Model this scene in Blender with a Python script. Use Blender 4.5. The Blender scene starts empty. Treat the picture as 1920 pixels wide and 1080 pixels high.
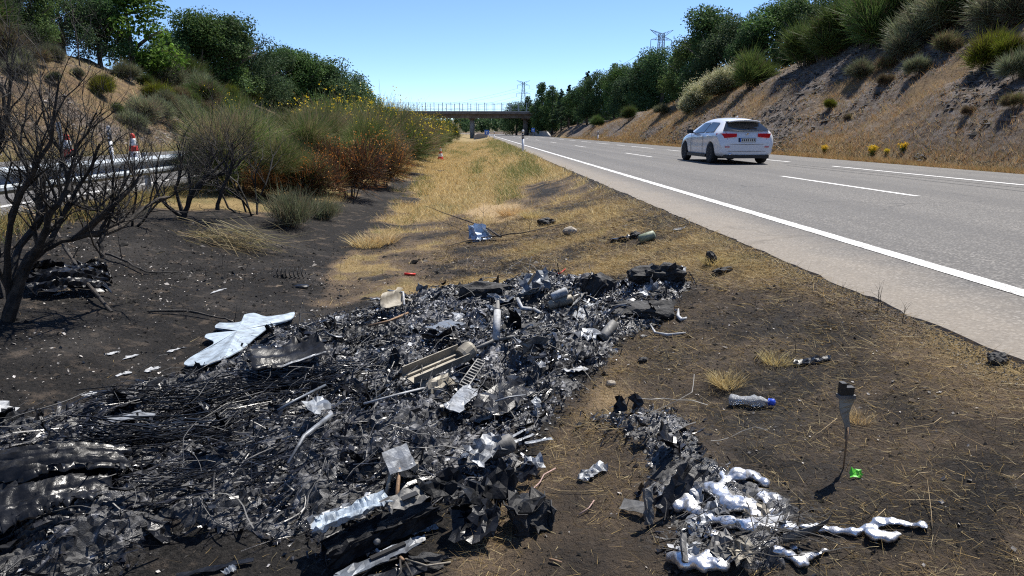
import bpy, bmesh, math, random
import numpy as np
from mathutils import Vector, Matrix

# ------------------------------------------------------------------ camera, sky, sun, exposure
scene = bpy.context.scene
COL = scene.collection
PITCH = math.radians(12.94); YAW = math.radians(2.83); CAM_Z = 1.01; FPX = 1280.0
cam_d = bpy.data.cameras.new('camera'); cam = bpy.data.objects.new('camera', cam_d); COL.objects.link(cam)
cam_d.sensor_width = 36.0; cam_d.lens = 24.0; cam_d.clip_start = 0.05; cam_d.clip_end = 9000.0
cam.location = (0, 0, CAM_Z); cam.rotation_euler = (math.pi/2 - PITCH, 0, -YAW)
scene.camera = cam

SUN_EL = math.radians(60.0); SUN_AZ = math.radians(40.0)      # azimuth measured from +Y (road ahead) towards +X (right)
world = bpy.data.worlds.new('World'); scene.world = world; world.use_nodes = True
wn = world.node_tree.nodes; wl = world.node_tree.links
sky = wn.new('ShaderNodeTexSky'); sky.sky_type = 'NISHITA'; sky.sun_disc = False
sky.sun_elevation = SUN_EL; sky.sun_rotation = SUN_AZ
sky.altitude = 900.0; sky.air_density = 0.7; sky.dust_density = 0.0; sky.ozone_density = 6.0
wl.new(sky.outputs['Color'], wn['Background'].inputs['Color'])
wn['Background'].inputs['Strength'].default_value = 0.118

sun_d = bpy.data.lights.new('sun', 'SUN'); sun_d.energy = 4.9; sun_d.angle = math.radians(0.53); sun_d.color = (1.0, 0.955, 0.88)
sun = bpy.data.objects.new('sun', sun_d); COL.objects.link(sun)
sdir = Vector((math.sin(SUN_AZ)*math.cos(SUN_EL), math.cos(SUN_AZ)*math.cos(SUN_EL), math.sin(SUN_EL)))
sun.rotation_euler = sdir.to_track_quat('Z', 'Y').to_euler(); sun.location = (20, 20, 40)

vs = scene.view_settings
vs.view_transform = 'Standard'; vs.look = 'None'; vs.gamma = 1.0; vs.use_curve_mapping = False
vs.exposure = 0.66
scene.cycles.use_denoising = False; scene.cycles.filter_width = 1.15
scene.cycles.max_bounces = 6; scene.cycles.diffuse_bounces = 3; scene.cycles.glossy_bounces = 3
scene.cycles.transmission_bounces = 4; scene.cycles.transparent_max_bounces = 8
scene.cycles.caustics_reflective = False; scene.cycles.caustics_refractive = False

R = np.random.default_rng(11)
random.seed(5)

# ------------------------------------------------------------------ numpy noise
def _h(ix, iy, s):
    v = np.sin(ix*127.1 + iy*311.7 + s*74.7)*43758.5453
    return v - np.floor(v)
def vnoise(x, y, s=0):
    x = np.asarray(x, float); y = np.asarray(y, float)
    ix = np.floor(x); iy = np.floor(y); fx = x-ix; fy = y-iy
    fx = fx*fx*(3-2*fx); fy = fy*fy*(3-2*fy)
    a = _h(ix, iy, s); b = _h(ix+1, iy, s); c = _h(ix, iy+1, s); d = _h(ix+1, iy+1, s)
    return (a*(1-fx)+b*fx)*(1-fy) + (c*(1-fx)+d*fx)*fy
def fbm(x, y, s=0, oct=4):
    t = 0; a = .5; x = np.asarray(x, float); y = np.asarray(y, float)
    for k in range(oct):
        t = t + a*vnoise(x, y, s+k*3.1); a *= .5; x = x*2.03+5.1; y = y*2.03+1.7
    return t/(1-.5**oct)
def sstep(a, b, x):
    t = np.clip((x-a)/(b-a), 0, 1); return t*t*(3-2*t)

# ------------------------------------------------------------------ terrain height
def road_c(Y): return -(np.maximum(np.asarray(Y, float)-150, 0))**2/1500.0
_mx = [-17.6, -16.4, -16.0, -6.0, -5.75, -5.2, -4.2, -3.2, -2.2, -1.4, -.6, .3, 1.2, 2.0, 2.42, 2.6, 12.9, 13.2, 13.9, 14.6]
_mz = [-.20, -.12, -.07, -.07, -.05, -.08, -.20, -.40, -.58, -.66, -.62, -.52, -.36, -.15, -.026, -.06, -.07, -.04, -.10, -.16]
HEAP = None       # polygon of the wreck heap, set below
def softmin(a, b, k=.9):
    return -np.logaddexp(-k*a, -k*b)/k
def H0(X, Y):
    X = np.asarray(X, float); Y = np.asarray(Y, float)
    x = X - road_c(Y)
    z = np.interp(x, _mx, _mz)
    hr = np.interp(Y, [0, 25, 48, 67, 98, 150, 230, 400], [10.5, 9.5, 6.6, 4.9, 3.3, 2.4, 1.2, .2])
    hl = np.interp(Y, [0, 30, 54, 80, 120, 170, 250, 400], [8.2, 7.6, 6.4, 5.0, 3.6, 2.5, 1.0, .2])
    w = (fbm(X*.23, Y*.16, 3)-.5)
    s = np.maximum(x-14.6+w*1.6*sstep(14.6, 16.5, x), 0)
    zr = np.maximum(softmin(.80*s, hr), 0)*sstep(0, .5, s) + .055*np.clip(s-9, 0, 90)
    s2 = np.maximum(-17.4-x+w*1.6*sstep(17.4, 19, -x), 0)
    zl = np.maximum(softmin(.68*s2, hl), 0)*sstep(0, .5, s2) + .05*np.clip(s2-11, 0, 90)
    z = z + zr + zl
    off = np.clip(np.maximum(s, s2)/2.5, 0, 1)
    z = z + off*(.75*(fbm(X*.55, Y*.55, 8)-.5) + .55*(fbm(X*1.7, Y*1.4, 9)-.5))
    far = sstep(430, 900, Y)*9 + sstep(900, 3000, Y)*14
    z = z + far
    near = sstep(60, 25, Y)*sstep(-5.9, -5.4, x)*sstep(2.45, 2.2, x)
    z = z + near*(.10*(fbm(X*1.1, Y*1.1, 21)-.5) + .035*(fbm(X*4.5, Y*4.5, 22)-.5))
    return z

# camera maths: where on the ground a thing of the place stands
_cp, _sp, _cy, _sy = math.cos(PITCH), math.sin(PITCH), math.cos(YAW), math.sin(YAW)
FWD = np.array([_sy*_cp, _cy*_cp, -_sp]); RGT = np.array([_cy, -_sy, 0.0]); UPV = np.cross(RGT, FWD)
CAMP = np.array([0, 0, CAM_Z])
_ts = np.geomspace(.6, 2500, 5000)
def ray(px, py):
    d = FWD + RGT*(px-960)/FPX + UPV*(540-py)/FPX
    return d
def spot(px, py):
    d = ray(px, py); P = CAMP + d[None, :]*_ts[:, None]
    b = P[:, 2] < H0(P[:, 0], P[:, 1])
    i = int(np.argmax(b)) if b.any() else len(_ts)-1
    return P[i]
def at_y(px, py, Y):
    d = ray(px, py); return CAMP + d*(Y/d[1])
def proj(P):
    q = np.asarray(P, float)-CAMP; zc = q@FWD
    return 960+FPX*(q@RGT)/zc, 540-FPX*(q@UPV)/zc, zc

def polydist(X, Y, poly):
    """signed distance (positive inside) to a ground polygon"""
    poly = np.asarray(poly, float); X = np.asarray(X, float); Y = np.asarray(Y, float)
    ins = np.zeros(X.shape, bool); dm = np.full(X.shape, 1e9)
    n = len(poly)
    for i in range(n):
        x1, y1 = poly[i]; x2, y2 = poly[(i+1) % n]
        c = ((y1 > Y) != (y2 > Y)) & (X < (x2-x1)*(Y-y1)/((y2-y1) if abs(y2-y1) > 1e-9 else 1e-9)+x1)
        ins ^= c
        vx, vy = x2-x1, y2-y1; L = vx*vx+vy*vy+1e-12
        t = np.clip(((X-x1)*vx+(Y-y1)*vy)/L, 0, 1)
        dm = np.minimum(dm, np.hypot(X-x1-t*vx, Y-y1-t*vy))
    return np.where(ins, dm, -dm)
def gpoly(pts): return np.array([spot(a, b)[:2] for a, b in pts])

HEAP_A = gpoly([(-260, 880), (0, 818), (330, 718), (440, 655), (600, 602), (760, 560), (1000, 534), (1250, 524), (1310, 550), (1150, 640), (1120, 740), (1010, 820),
                (960, 900), (900, 960), (800, 960), (620, 1040), (480, 990), (330, 1010), (240, 1090), (-200, 1150), (-300, 1000)])
HEAP_B = gpoly([(1060, 800), (1180, 775), (1320, 790), (1330, 840), (1390, 900), (1500, 960), (1480, 1080), (1250, 1110), (1220, 960), (1180, 860)])
def heap_mask(X, Y):
    n = (fbm(np.asarray(X)*2.2, np.asarray(Y)*2.2, 31)-.5)*.5
    a = sstep(-.12, .22, polydist(X, Y, HEAP_A)+n*.6)
    b = sstep(-.08, .14, polydist(X, Y, HEAP_B)+n*.45)*.52
    return np.maximum(a, b)
def H(X, Y):
    X = np.asarray(X, float); Y = np.asarray(Y, float)
    z = H0(X, Y)
    if np.ndim(X) == 0:
        m = heap_mask(np.array([X]), np.array([Y]))[0] if -8 < X < 3 and 0 < Y < 12 else 0.0
    else:
        m = np.zeros(X.shape); k = (X > -8) & (X < 3) & (Y > 0) & (Y < 12)
        if k.any(): m[k] = heap_mask(X[k], Y[k])
    return z + m*(.01 + .22*np.clip(fbm(X*2.2, Y*2.2, 41, 3)-.32, 0, 1)*1.3 + .07*(fbm(X*8, Y*8, 42)-.4))

# ------------------------------------------------------------------ object helpers
def lab(o, label=None, cat=None, group=None, kind=None):
    if label: o['label'] = label
    if cat: o['category'] = cat
    if group: o['group'] = group
    if kind: o['kind'] = kind
    return o
def link(name, me, parent=None, loc=None, rot=None, scale=None):
    o = bpy.data.objects.new(name, me); COL.objects.link(o)
    if parent is not None: o.parent = parent
    if loc is not None: o.location = loc
    if rot is not None: o.rotation_euler = rot
    if scale is not None: o.scale = scale
    return o
def thing(name, label, cat, loc=(0, 0, 0), rot=(0, 0, 0), group=None, scale=None):
    return lab(link(name, None, None, loc, rot, scale), label, cat, group)
def np_mesh(name, V, F, mat, col=None, smooth=False):
    V = np.asarray(V, np.float32); F = np.asarray(F, np.int32); m, k = F.shape
    me = bpy.data.meshes.new(name)
    me.vertices.add(len(V)); me.vertices.foreach_set('co', V.ravel())
    me.loops.add(m*k); me.loops.foreach_set('vertex_index', F.ravel())
    me.polygons.add(m); me.polygons.foreach_set('loop_start', np.arange(m, dtype=np.int32)*k)
    me.polygons.foreach_set('use_smooth', np.full(m, smooth, bool))
    me.update(calc_edges=True)
    if col is not None:
        c = np.ones((len(V), 4), np.float32); c[:, :col.shape[1]] = col
        a = me.attributes.new('Col', 'FLOAT_COLOR', 'POINT'); a.data.foreach_set('color', c.ravel())
    if mat is not None: me.materials.append(mat)
    return me
def norm(a):
    return a/(np.linalg.norm(a, axis=-1, keepdims=True)+1e-9)
def ribbons(P, D, L, W, bend=None, segs=2, tip=.12, side=None, mid=None):
    """n thin blades: base P, direction D, length L, width W; returns V, F, owner"""
    n = len(P); t = np.linspace(0, 1, segs+1)
    D = norm(D); L = np.broadcast_to(L, (n,)); W = np.broadcast_to(W, (n,))
    if side is None:
        side = norm(np.cross(D, norm(R.normal(size=(n, 3)))))
    if bend is None: bend = np.zeros((n, 3))
    C = P[:, None]+D[:, None]*(L[:, None]*t)[..., None]+bend[:, None]*(t**2)[None, :, None]
    if mid is not None: C = C + mid[:, None]*(np.sin(t*math.pi))[None, :, None]
    w = (W[:, None]*(1-(1-tip)*t)[None]*.5)[..., None]*side[:, None]
    V = np.stack([C-w, C+w], 2).reshape(-1, 3)
    k = segs+1; b = (np.arange(n)*k*2)[:, None]; j = (np.arange(segs)*2)[None]
    F = np.stack([b+j, b+j+1, b+j+3, b+j+2], -1).reshape(-1, 4)
    return V, F, np.repeat(np.arange(n), k*2)
def cat_vf(parts):
    Vs, Fs, Cs = [], [], []; o = 0
    for p in parts:
        Vs.append(p[0]); Fs.append(p[1]+o); o += len(p[0])
        if len(p) > 2: Cs.append(p[2])
    return np.concatenate(Vs), np.concatenate(Fs), (np.concatenate(Cs) if Cs else None)
def leaves(P, size, asp=.6, nrm=None, jitter=1.0):
    n = len(P); N = norm(R.normal(size=(n, 3))*jitter + (nrm if nrm is not None else 0))
    a = norm(np.cross(N, norm(R.normal(size=(n, 3))))); b = np.cross(N, a)
    s = np.broadcast_to(size, (n,))[:, None]
    V = np.stack([P-a*s*.5, P+b*s*.5*asp+N*s*.06, P+a*s*.5, P-b*s*.5*asp+N*s*.06], 1).reshape(-1, 3)
    F = np.arange(n*4).reshape(n, 4)
    return V, F, np.repeat(np.arange(n), 4)
class MB:
    """collects simple shapes into one mesh"""
    def __init__(s): s.v = []; s.f = []
    def add(s, V, F):
        o = len(s.v); s.v += [tuple(map(float, p)) for p in V]; s.f += [tuple(int(i)+o for i in f) for f in F]; return s
    def box(s, c, d, rot=None):
        x, y, z = [q*.5 for q in d]
        P = [Vector((i*x, j*y, k*z)) for k in (-1, 1) for j in (-1, 1) for i in (-1, 1)]
        if rot is not None: P = [rot @ p for p in P]
        c = Vector(c)
        return s.add([p+c for p in P], [(0, 2, 3, 1), (4, 5, 7, 6), (0, 1, 5, 4), (2, 6, 7, 3), (0, 4, 6, 2), (1, 3, 7, 5)])
    def tube(s, pts, rad, sides=6, cap=True):
        pts = [Vector(p) for p in pts]; n = len(pts)
        if not hasattr(rad, '__len__'): rad = [rad]*n
        V = []; ref = None
        for i, p in enumerate(pts):
            d = (pts[min(i+1, n-1)]-pts[max(i-1, 0)])
            d = d.normalized() if d.length > 1e-9 else Vector((0, 0, 1))
            if ref is None:
                ref = d.orthogonal().normalized()
            else:
                ref = ref - d*ref.dot(d); ref = ref.normalized() if ref.length > 1e-6 else d.orthogonal().normalized()
            q = d.cross(ref)
            for k in range(sides):
                a = 2*math.pi*k/sides; V.append(p+(ref*math.cos(a)+q*math.sin(a))*rad[i])
        F = [(i*sides+k, i*sides+(k+1) % sides, (i+1)*sides+(k+1) % sides, (i+1)*sides+k) for i in range(n-1) for k in range(sides)]
        if cap: F += [tuple(range(sides))[::-1], tuple(range((n-1)*sides, n*sides))]
        return s.add(V, F)
    def lathe(s, prof, seg=16, M=None):
        V = []; n = len(prof)
        for r, z in prof:
            for k in range(seg):
                a = 2*math.pi*k/seg; p = Vector((r*math.cos(a), r*math.sin(a), z)); V.append(M @ p if M is not None else p)
        F = [(i*seg+k, i*seg+(k+1) % seg, (i+1)*seg+(k+1) % seg, (i+1)*seg+k) for i in range(n-1) for k in range(seg)]
        F += [tuple(range(seg))[::-1], tuple(range((n-1)*seg, n*seg))]
        return s.add(V, F)
    def mesh(s, name, mat, smooth=False):
        me = bpy.data.meshes.new(name); me.from_pydata(s.v, [], s.f)
        if smooth: me.polygons.foreach_set('use_smooth', [True]*len(me.polygons))
        me.update()
        if mat is not None: me.materials.append(mat)
        return me
    def build(s, name, mat, parent=None, smooth=False, loc=None, rot=None):
        return link(name, s.mesh(name, mat, smooth), parent, loc, rot)
ORD = ['first', 'second', 'third', 'fourth', 'fifth', 'sixth', 'seventh', 'eighth', 'ninth', 'tenth', 'eleventh', 'twelfth', 'thirteenth', 'fourteenth', 'fifteenth',
       'sixteenth', 'seventeenth', 'eighteenth', 'nineteenth', 'twentieth', 'twenty-first', 'twenty-second', 'twenty-third', 'twenty-fourth', 'twenty-fifth',
       'twenty-sixth', 'twenty-seventh', 'twenty-eighth', 'twenty-ninth', 'thirtieth', 'thirty-first', 'thirty-second', 'thirty-third', 'thirty-fourth', 'thirty-fifth', 'thirty-sixth', 'thirty-seventh', 'thirty-eighth', 'thirty-ninth', 'fortieth']
def baked(o):
    """apply the modifiers of a temporary object, remove it, return the mesh"""
    dg = bpy.context.evaluated_depsgraph_get(); dg.update()
    me = bpy.data.meshes.new_from_object(o.evaluated_get(dg)); bpy.data.objects.remove(o); return me

# ------------------------------------------------------------------ materials
def newmat(name):
    m = bpy.data.materials.new(name); m.use_nodes = True
    nt = m.node_tree; return m, nt, nt.nodes['Principled BSDF'], nt.nodes['Material Output']
def N(nt, t, **kw):
    n = nt.nodes.new(t)
    for k, v in kw.items():
        if k in n.inputs: n.inputs[k].default_value = v
        else: setattr(n, k, v)
    return n
def noise_n(nt, scale, detail=4, rough=.6, vec=None, dist=0):
    n = N(nt, 'ShaderNodeTexNoise'); n.inputs['Scale'].default_value = scale; n.inputs['Detail'].default_value = detail
    n.inputs['Roughness'].default_value = rough; n.inputs['Distortion'].default_value = dist
    if vec is not None: nt.links.new(vec, n.inputs['Vector'])
    return n.outputs['Fac']
def ramp(nt, fac, a, b, ca=(0, 0, 0, 1), cb=(1, 1, 1, 1)):
    r = nt.nodes.new('ShaderNodeValToRGB'); e = r.color_ramp.elements
    e[0].position = a; e[1].position = b; e[0].color = (*ca[:3], 1); e[1].color = (*cb[:3], 1)
    nt.links.new(fac, r.inputs['Fac']); return r.outputs['Color']
def mixc(nt, fac, a, b, mode='MIX'):
    m = nt.nodes.new('ShaderNodeMix'); m.data_type = 'RGBA'; m.blend_type = mode
    for s, v in (('Factor', fac), ('A', a), ('B', b)):
        i = [q for q in m.inputs if q.name == s and (q.type == ('VALUE' if s == 'Factor' else 'RGBA'))][0]
        if hasattr(v, 'is_linked'): nt.links.new(v, i)
        elif s == 'Factor': i.default_value = v
        else: i.default_value = (*v[:3], 1)
    return [q for q in m.outputs if q.type == 'RGBA'][0]
def math_n(nt, op, a, b=None, clamp=False):
    m = nt.nodes.new('ShaderNodeMath'); m.operation = op; m.use_clamp = clamp
    for i, v in enumerate((a, b)):
        if v is None: continue
        if hasattr(v, 'is_linked'): nt.links.new(v, m.inputs[i])
        else: m.inputs[i].default_value = v
    return m.outputs[0]
def bump_n(nt, h, strength=.5, dist=.02):
    b = nt.nodes.new('ShaderNodeBump'); b.inputs['Strength'].default_value = strength; b.inputs['Distance'].default_value = dist
    nt.links.new(h, b.inputs['Height']); return b.outputs['Normal']
def objcoord(nt): return nt.nodes.new('ShaderNodeTexCoord').outputs['Object']
def surf(name, c1, c2, scale=20, rough=.6, metal=0, bump=.3, bdist=.01, r2=None, lo=.35, hi=.65, spec=.5, coat=0, fine=None):
    """two-tone noise material with relief"""
    m, nt, p, out = newmat(name); v = objcoord(nt)
    f = noise_n(nt, scale, 5, .65, v); c = ramp(nt, f, lo, hi, c1, c2)
    if fine: c = mixc(nt, .6, c, ramp(nt, noise_n(nt, scale*fine, 3, .6, v), .3, .7, (.35, .35, .35), (1.25, 1.25, 1.25)), 'MULTIPLY')
    nt.links.new(c, p.inputs['Base Color'])
    p.inputs['Roughness'].default_value = rough; p.inputs['Metallic'].default_value = metal
    p.inputs['Specular IOR Level'].default_value = spec
    if coat: p.inputs['Coat Weight'].default_value = coat; p.inputs['Coat Roughness'].default_value = .08
    if r2 is not None:
        rr = nt.nodes.new('ShaderNodeMapRange'); rr.inputs['To Min'].default_value = rough; rr.inputs['To Max'].default_value = r2
        nt.links.new(noise_n(nt, scale*1.7, 4, .6, v), rr.inputs['Value']); nt.links.new(rr.outputs[0], p.inputs['Roughness'])
    if bump: nt.links.new(bump_n(nt, noise_n(nt, scale*2.3, 5, .7, v), bump, bdist), p.inputs['Normal'])
    return m
def plant(name, trans=.35, rough=.55, var=.35, tint=(1, 1, 1)):
    """foliage: colour from the leaf's own Col attribute, varied per plant"""
    m, nt, p, out = newmat(name)
    a = N(nt, 'ShaderNodeAttribute'); a.attribute_name = 'Col'
    oi = nt.nodes.new('ShaderNodeObjectInfo')
    k = nt.nodes.new('ShaderNodeMapRange'); k.inputs['To Min'].default_value = 1-var; k.inputs['To Max'].default_value = 1+var
    nt.links.new(oi.outputs['Random'], k.inputs['Value'])
    hs = nt.nodes.new('ShaderNodeHueSaturation'); nt.links.new(k.outputs[0], hs.inputs['Value'])
    hk = nt.nodes.new('ShaderNodeMapRange'); hk.inputs['To Min'].default_value = .485; hk.inputs['To Max'].default_value = .512
    nt.links.new(math_n(nt, 'FRACT', math_n(nt, 'MULTIPLY', oi.outputs['Random'], 7.3)), hk.inputs['Value']); nt.links.new(hk.outputs[0], hs.inputs['Hue'])
    nt.links.new(mixc(nt, 1.0, a.outputs['Color'], tint, 'MULTIPLY'), hs.inputs['Color'])
    nt.links.new(hs.outputs[0], p.inputs['Base Color']); p.inputs['Roughness'].default_value = rough
    p.inputs['Specular IOR Level'].default_value = .18
    tr = nt.nodes.new('ShaderNodeBsdfTranslucent'); nt.links.new(hs.outputs[0], tr.inputs['Color'])
    mx = nt.nodes.new('ShaderNodeMixShader'); mx.inputs[0].default_value = trans
    nt.links.new(p.outputs[0], mx.inputs[1]); nt.links.new(tr.outputs[0], mx.inputs[2]); nt.links.new(mx.outputs[0], out.inputs['Surface'])
    return m
M = {}
M['leaf'] = plant('oak_leaf', .34, .75, .22, (1.25, 1.22, 1.2))
M['broom'] = plant('broom_twig', .30, .55, .18, (1.18, 1.15, 1.12))
M['grass'] = plant('dry_grass', .30, .6, .0)
M['bark'] = surf('bark', (.06, .05, .04), (.13, .11, .09), 9, .9, bump=.6)
M['burnt'] = surf('burnt_bark', (.006, .006, .006), (.055, .045, .036), 14, .75, bump=.6, lo=.42, hi=.75)
M['burnt_pale'] = surf('scorched_bark', (.010, .009, .008), (.12, .092, .066), 9, .8, bump=.5, lo=.42, hi=.78)
M['paint'] = surf('road_paint', (.62, .61, .58), (.82, .81, .78), 5, .7, bump=.2, fine=12)
M['galv'] = surf('galvanised_steel', (.33, .37, .41), (.44, .48, .52), 3, .50, .35, bump=.05, r2=.55)
M['concrete'] = surf('concrete', (.30, .28, .25), (.42, .40, .37), 1.3, .9, bump=.3, fine=8)
M['dark_concrete'] = surf('brown_concrete', (.13, .10, .08), (.24, .20, .17), .8, .9, bump=.3, fine=8)
M['steel'] = surf('tower_steel', (.16, .18, .20), (.24, .26, .28), 4, .6, .5, bump=0)
M['white_plastic'] = surf('white_plastic', (.72, .73, .74), (.82, .82, .82), 6, .45, bump=.03)
M['black_plastic'] = surf('black_plastic', (.012, .012, .013), (.022, .022, .022), 10, .5, bump=.05)
M['red_plastic'] = surf('red_plastic', (.55, .02, .015), (.72, .05, .02), 8, .5, bump=.05)
M['blue_sign'] = surf('blue_sign', (.02, .12, .50), (.03, .16, .58), 4, .4, bump=0)
# ------------------------------------------------------------------ ground zones (soot, straw, sand, shale)
Z_CHAR1 = gpoly([(-700, 420), (0, 400), (330, 392), (470, 400), (600, 380), (700, 345), (800, 318), (770, 352), (740, 412), (650, 482), (585, 575), (700, 560), (900, 535), (1200, 505),
                 (1300, 530), (1180, 640), (1130, 760), (1000, 860), (900, 1150), (-900, 1150)])
Z_CHAR2 = gpoly([(1230, 500), (1370, 500), (1560, 560), (1700, 625), (1850, 720), (2200, 900), (2200, 1250), (600, 1250), (900, 960), (1100, 740)])
Z_CHAR3 = gpoly([(870, 400), (1000, 350), (1110, 332), (1180, 365), (1330, 440), (1450, 500), (1330, 510), (1000, 520), (760, 535), (585, 580), (660, 480), (780, 420)])
Z_SAND = [gpoly([(870, 395), (900, 378), (960, 380), (1000, 395), (960, 415), (885, 418)]), gpoly([(1095, 735), (1150, 720), (1200, 740), (1170, 765), (1110, 765)])]
def zones(X, Y):
    X = np.asarray(X, float); Y = np.asarray(Y, float)
    ch = np.zeros(X.shape); sand = np.zeros(X.shape); heap = np.zeros(X.shape)
    k = (X > -9) & (X < 4) & (Y > -1) & (Y < 45)
    x, y = X[k], Y[k]
    n = fbm(x*1.3, y*1.3, 51)-.5; n2 = fbm(x*5, y*5, 52)-.5
    sc = np.clip(y/9, .5, 3)
    a = sstep(-.15, .25, polydist(x, y, Z_CHAR1)+(n*.9+n2*.25)*sc)
    b = sstep(-.25, .35, polydist(x, y, Z_CHAR2)+(n*.9+n2*.3)*sc)*(.64+.55*n+.35*n2)
    c = sstep(-.3, .5, polydist(x, y, Z_CHAR3)+(n*1.2+n2*.3)*sc)*np.clip(.40+1.6*n+.8*n2, 0, 1)
    ch[k] = np.clip(np.maximum(np.maximum(a*(.92+.3*n), b), c), 0, 1)
    s = np.zeros(x.shape)
    for p in Z_SAND: s = np.maximum(s, sstep(-.1, .25, polydist(x, y, p)+(n*.5+n2*.3)*sc))
    sand[k] = s; ch[k] *= 1-.9*s
    heap[k] = heap_mask(x, y)
    return ch, sand, heap

def lines(a, b, step, grow_lo=None, lo=None, grow_hi=None, hi=None):
    core = list(np.arange(a, b+1e-6, step)); L = []; R_ = []
    if lo is not None:
        s = step; p = a
        while p > lo: s = min(s*grow_lo, max(.36, abs(p)*.03)) if abs(p) < 60 else s*1.12; p -= s; L.append(p)
    if hi is not None:
        s = step; p = b
        while p < hi: s = min(s*grow_hi, max(.36, abs(p)*.03)) if abs(p) < 60 else s*1.05; p += s; R_.append(p)
    return np.array(L[::-1]+core+R_)
gx = lines(-5.6, 2.6, .06, 1.07, -3500, 1.07, 3500)
gy = lines(.9, 9.0, .06, 1.10, -60, 1.02, 4000)
GX, GY = np.meshgrid(gx, gy); sh = GX.shape
fx, fy = GX.ravel(), GY.ravel()
gz = H(fx, fy)
chv, sandv, heapv = zones(fx, fy)
xr = fx - road_c(fy)
hill_r = sstep(14.4, 15.6, xr); hill_l = sstep(17.2, 18.6, -xr)
rock = hill_r*sstep(.42, .60, fbm(fx*.33, fy*.22, 61)+.14*sstep(26, 16, xr)*sstep(70, 30, fy)+.03)*sstep(30, 22, xr) + hill_l*sstep(.50, .68, fbm(fx*.33, fy*.22, 63)+.06*sstep(60, 30, fy))*sstep(30, 24, -xr)
scrub = np.maximum(sstep(21, 27, xr), sstep(23, 30, -xr))
gxn, gyn = len(gx), len(gy)
idx = np.arange(gxn*gyn).reshape(gyn, gxn)
GF = np.stack([idx[:-1, :-1], idx[:-1, 1:], idx[1:, 1:], idx[1:, :-1]], -1).reshape(-1, 4)

gm, nt, p, out = newmat('ground_soil')
co = objcoord(nt)
def attr(n):
    a = N(nt, 'ShaderNodeAttribute'); a.attribute_name = n
    s = nt.nodes.new('ShaderNodeSeparateColor'); nt.links.new(a.outputs['Color'], s.inputs[0]); return s.outputs
z1 = attr('Col'); z2 = attr('Zone')
nA = noise_n(nt, 6, 6, .65, co); nB = noise_n(nt, 45, 5, .7, co); nC = noise_n(nt, 1.1, 5, .6, co); nD = noise_n(nt, 160, 3, .7, co)
gold = mixc(nt, nA, (.22, .15, .062), (.46, .34, .155))
gold = mixc(nt, ramp(nt, nC, .48, .68), gold, (.17, .16, .06))
gold = mixc(nt, ramp(nt, nB, .3, .7), mixc(nt, .55, gold, (.08, .055, .03)), gold)
soil = mixc(nt, nB, (.06, .042, .028), (.22, .16, .105))
char = mixc(nt, ramp(nt, nB, .35, .75), (.005, .0048, .0045), (.034, .029, .025))
char = mixc(nt, math_n(nt, 'MULTIPLY', ramp(nt, nA, .54, .68), .6), char, mixc(nt, nB, (.06, .045, .034), (.20, .155, .115)))
_ = ramp(nt, nC, .50, .64); char = mixc(nt, math_n(nt, 'MULTIPLY', _, .35), char, mixc(nt, nB, (.03, .027, .025), (.13, .115, .10)))
flick = ramp(nt, nD, .68, .74); char = mixc(nt, math_n(nt, 'MULTIPLY', flick, .55), char, (.28, .26, .24))
base = mixc(nt, ramp(nt, z1[0], .02, .22), gold, soil)
base = mixc(nt, ramp(nt, math_n(nt, 'ADD', z1[0], math_n(nt, 'MULTIPLY', math_n(nt, 'SUBTRACT', nB, .5), .5)), .30, .75), base, char)
base = mixc(nt, z1[1], base, mixc(nt, nB, (.30, .20, .10), (.50, .37, .21)))
ash = mixc(nt, ramp(nt, nB, .48, .72), (.009, .009, .010), (.20, .20, .205))
base = mixc(nt, math_n(nt, 'MULTIPLY', z1[2], .9), base, ash)
vor = N(nt, 'ShaderNodeTexVoronoi'); vor.inputs['Scale'].default_value = 5.5; vor.inputs['Randomness'].default_value = 1.0
mp = nt.nodes.new('ShaderNodeMapping'); mp.inputs['Scale'].default_value = (1, .55, 1.9); nt.links.new(co, mp.inputs[0])
wv = mixc(nt, .12, mp.outputs[0], nt.nodes[-1].outputs[0]) if False else mp.outputs[0]
nt.links.new(wv, vor.inputs['Vector'])
sepv = nt.nodes.new('ShaderNodeSeparateColor'); nt.links.new(vor.outputs['Color'], sepv.inputs[0])
shale = mixc(nt, ramp(nt, sepv.outputs[0], .1, .95), (.022, .021, .023), (.17, .16, .155))
shale = mixc(nt, math_n(nt, 'MULTIPLY', ramp(nt, nA, .4, .65), .6), shale, (.17, .11, .065))
hillc = mixc(nt, ramp(nt, nC, .38, .66), (.22, .145, .068), (.105, .068, .04))
hillc = mixc(nt, ramp(nt, nB, .35, .7), mixc(nt, .5, hillc, (.06, .04, .025)), hillc)
base = mixc(nt, z2[0], base, hillc)
base = mixc(nt, math_n(nt, 'MULTIPLY', z2[1], ramp(nt, nA, .25, .5)), base, shale)
base = mixc(nt, math_n(nt, 'MULTIPLY', z2[2], .8), base, mixc(nt, nA, (.035, .045, .018), (.10, .085, .04)))
nt.links.new(base, p.inputs['Base Color']); p.inputs['Roughness'].default_value = .93; p.inputs['Specular IOR Level'].default_value = .25
hgt = math_n(nt, 'ADD', math_n(nt, 'MULTIPLY', nB, .6), math_n(nt, 'MULTIPLY', nD, .35))
hgt = math_n(nt, 'ADD', hgt, math_n(nt, 'MULTIPLY', math_n(nt, 'MULTIPLY', sepv.outputs[0], z2[1]), 5.0))
nt.links.new(bump_n(nt, math_n(nt, 'ADD', hgt, math_n(nt, 'MULTIPLY', nA, 1.1)), 1.0, .04), p.inputs['Normal'])
ground = np_mesh('ground', np.stack([fx, fy, gz], 1), GF, gm, np.stack([chv, sandv, heapv], 1), smooth=True)
zc = np.ones((len(fx), 4), np.float32); zc[:, 0] = np.maximum(hill_r, hill_l); zc[:, 1] = np.clip(rock, 0, 1); zc[:, 2] = scrub
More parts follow.
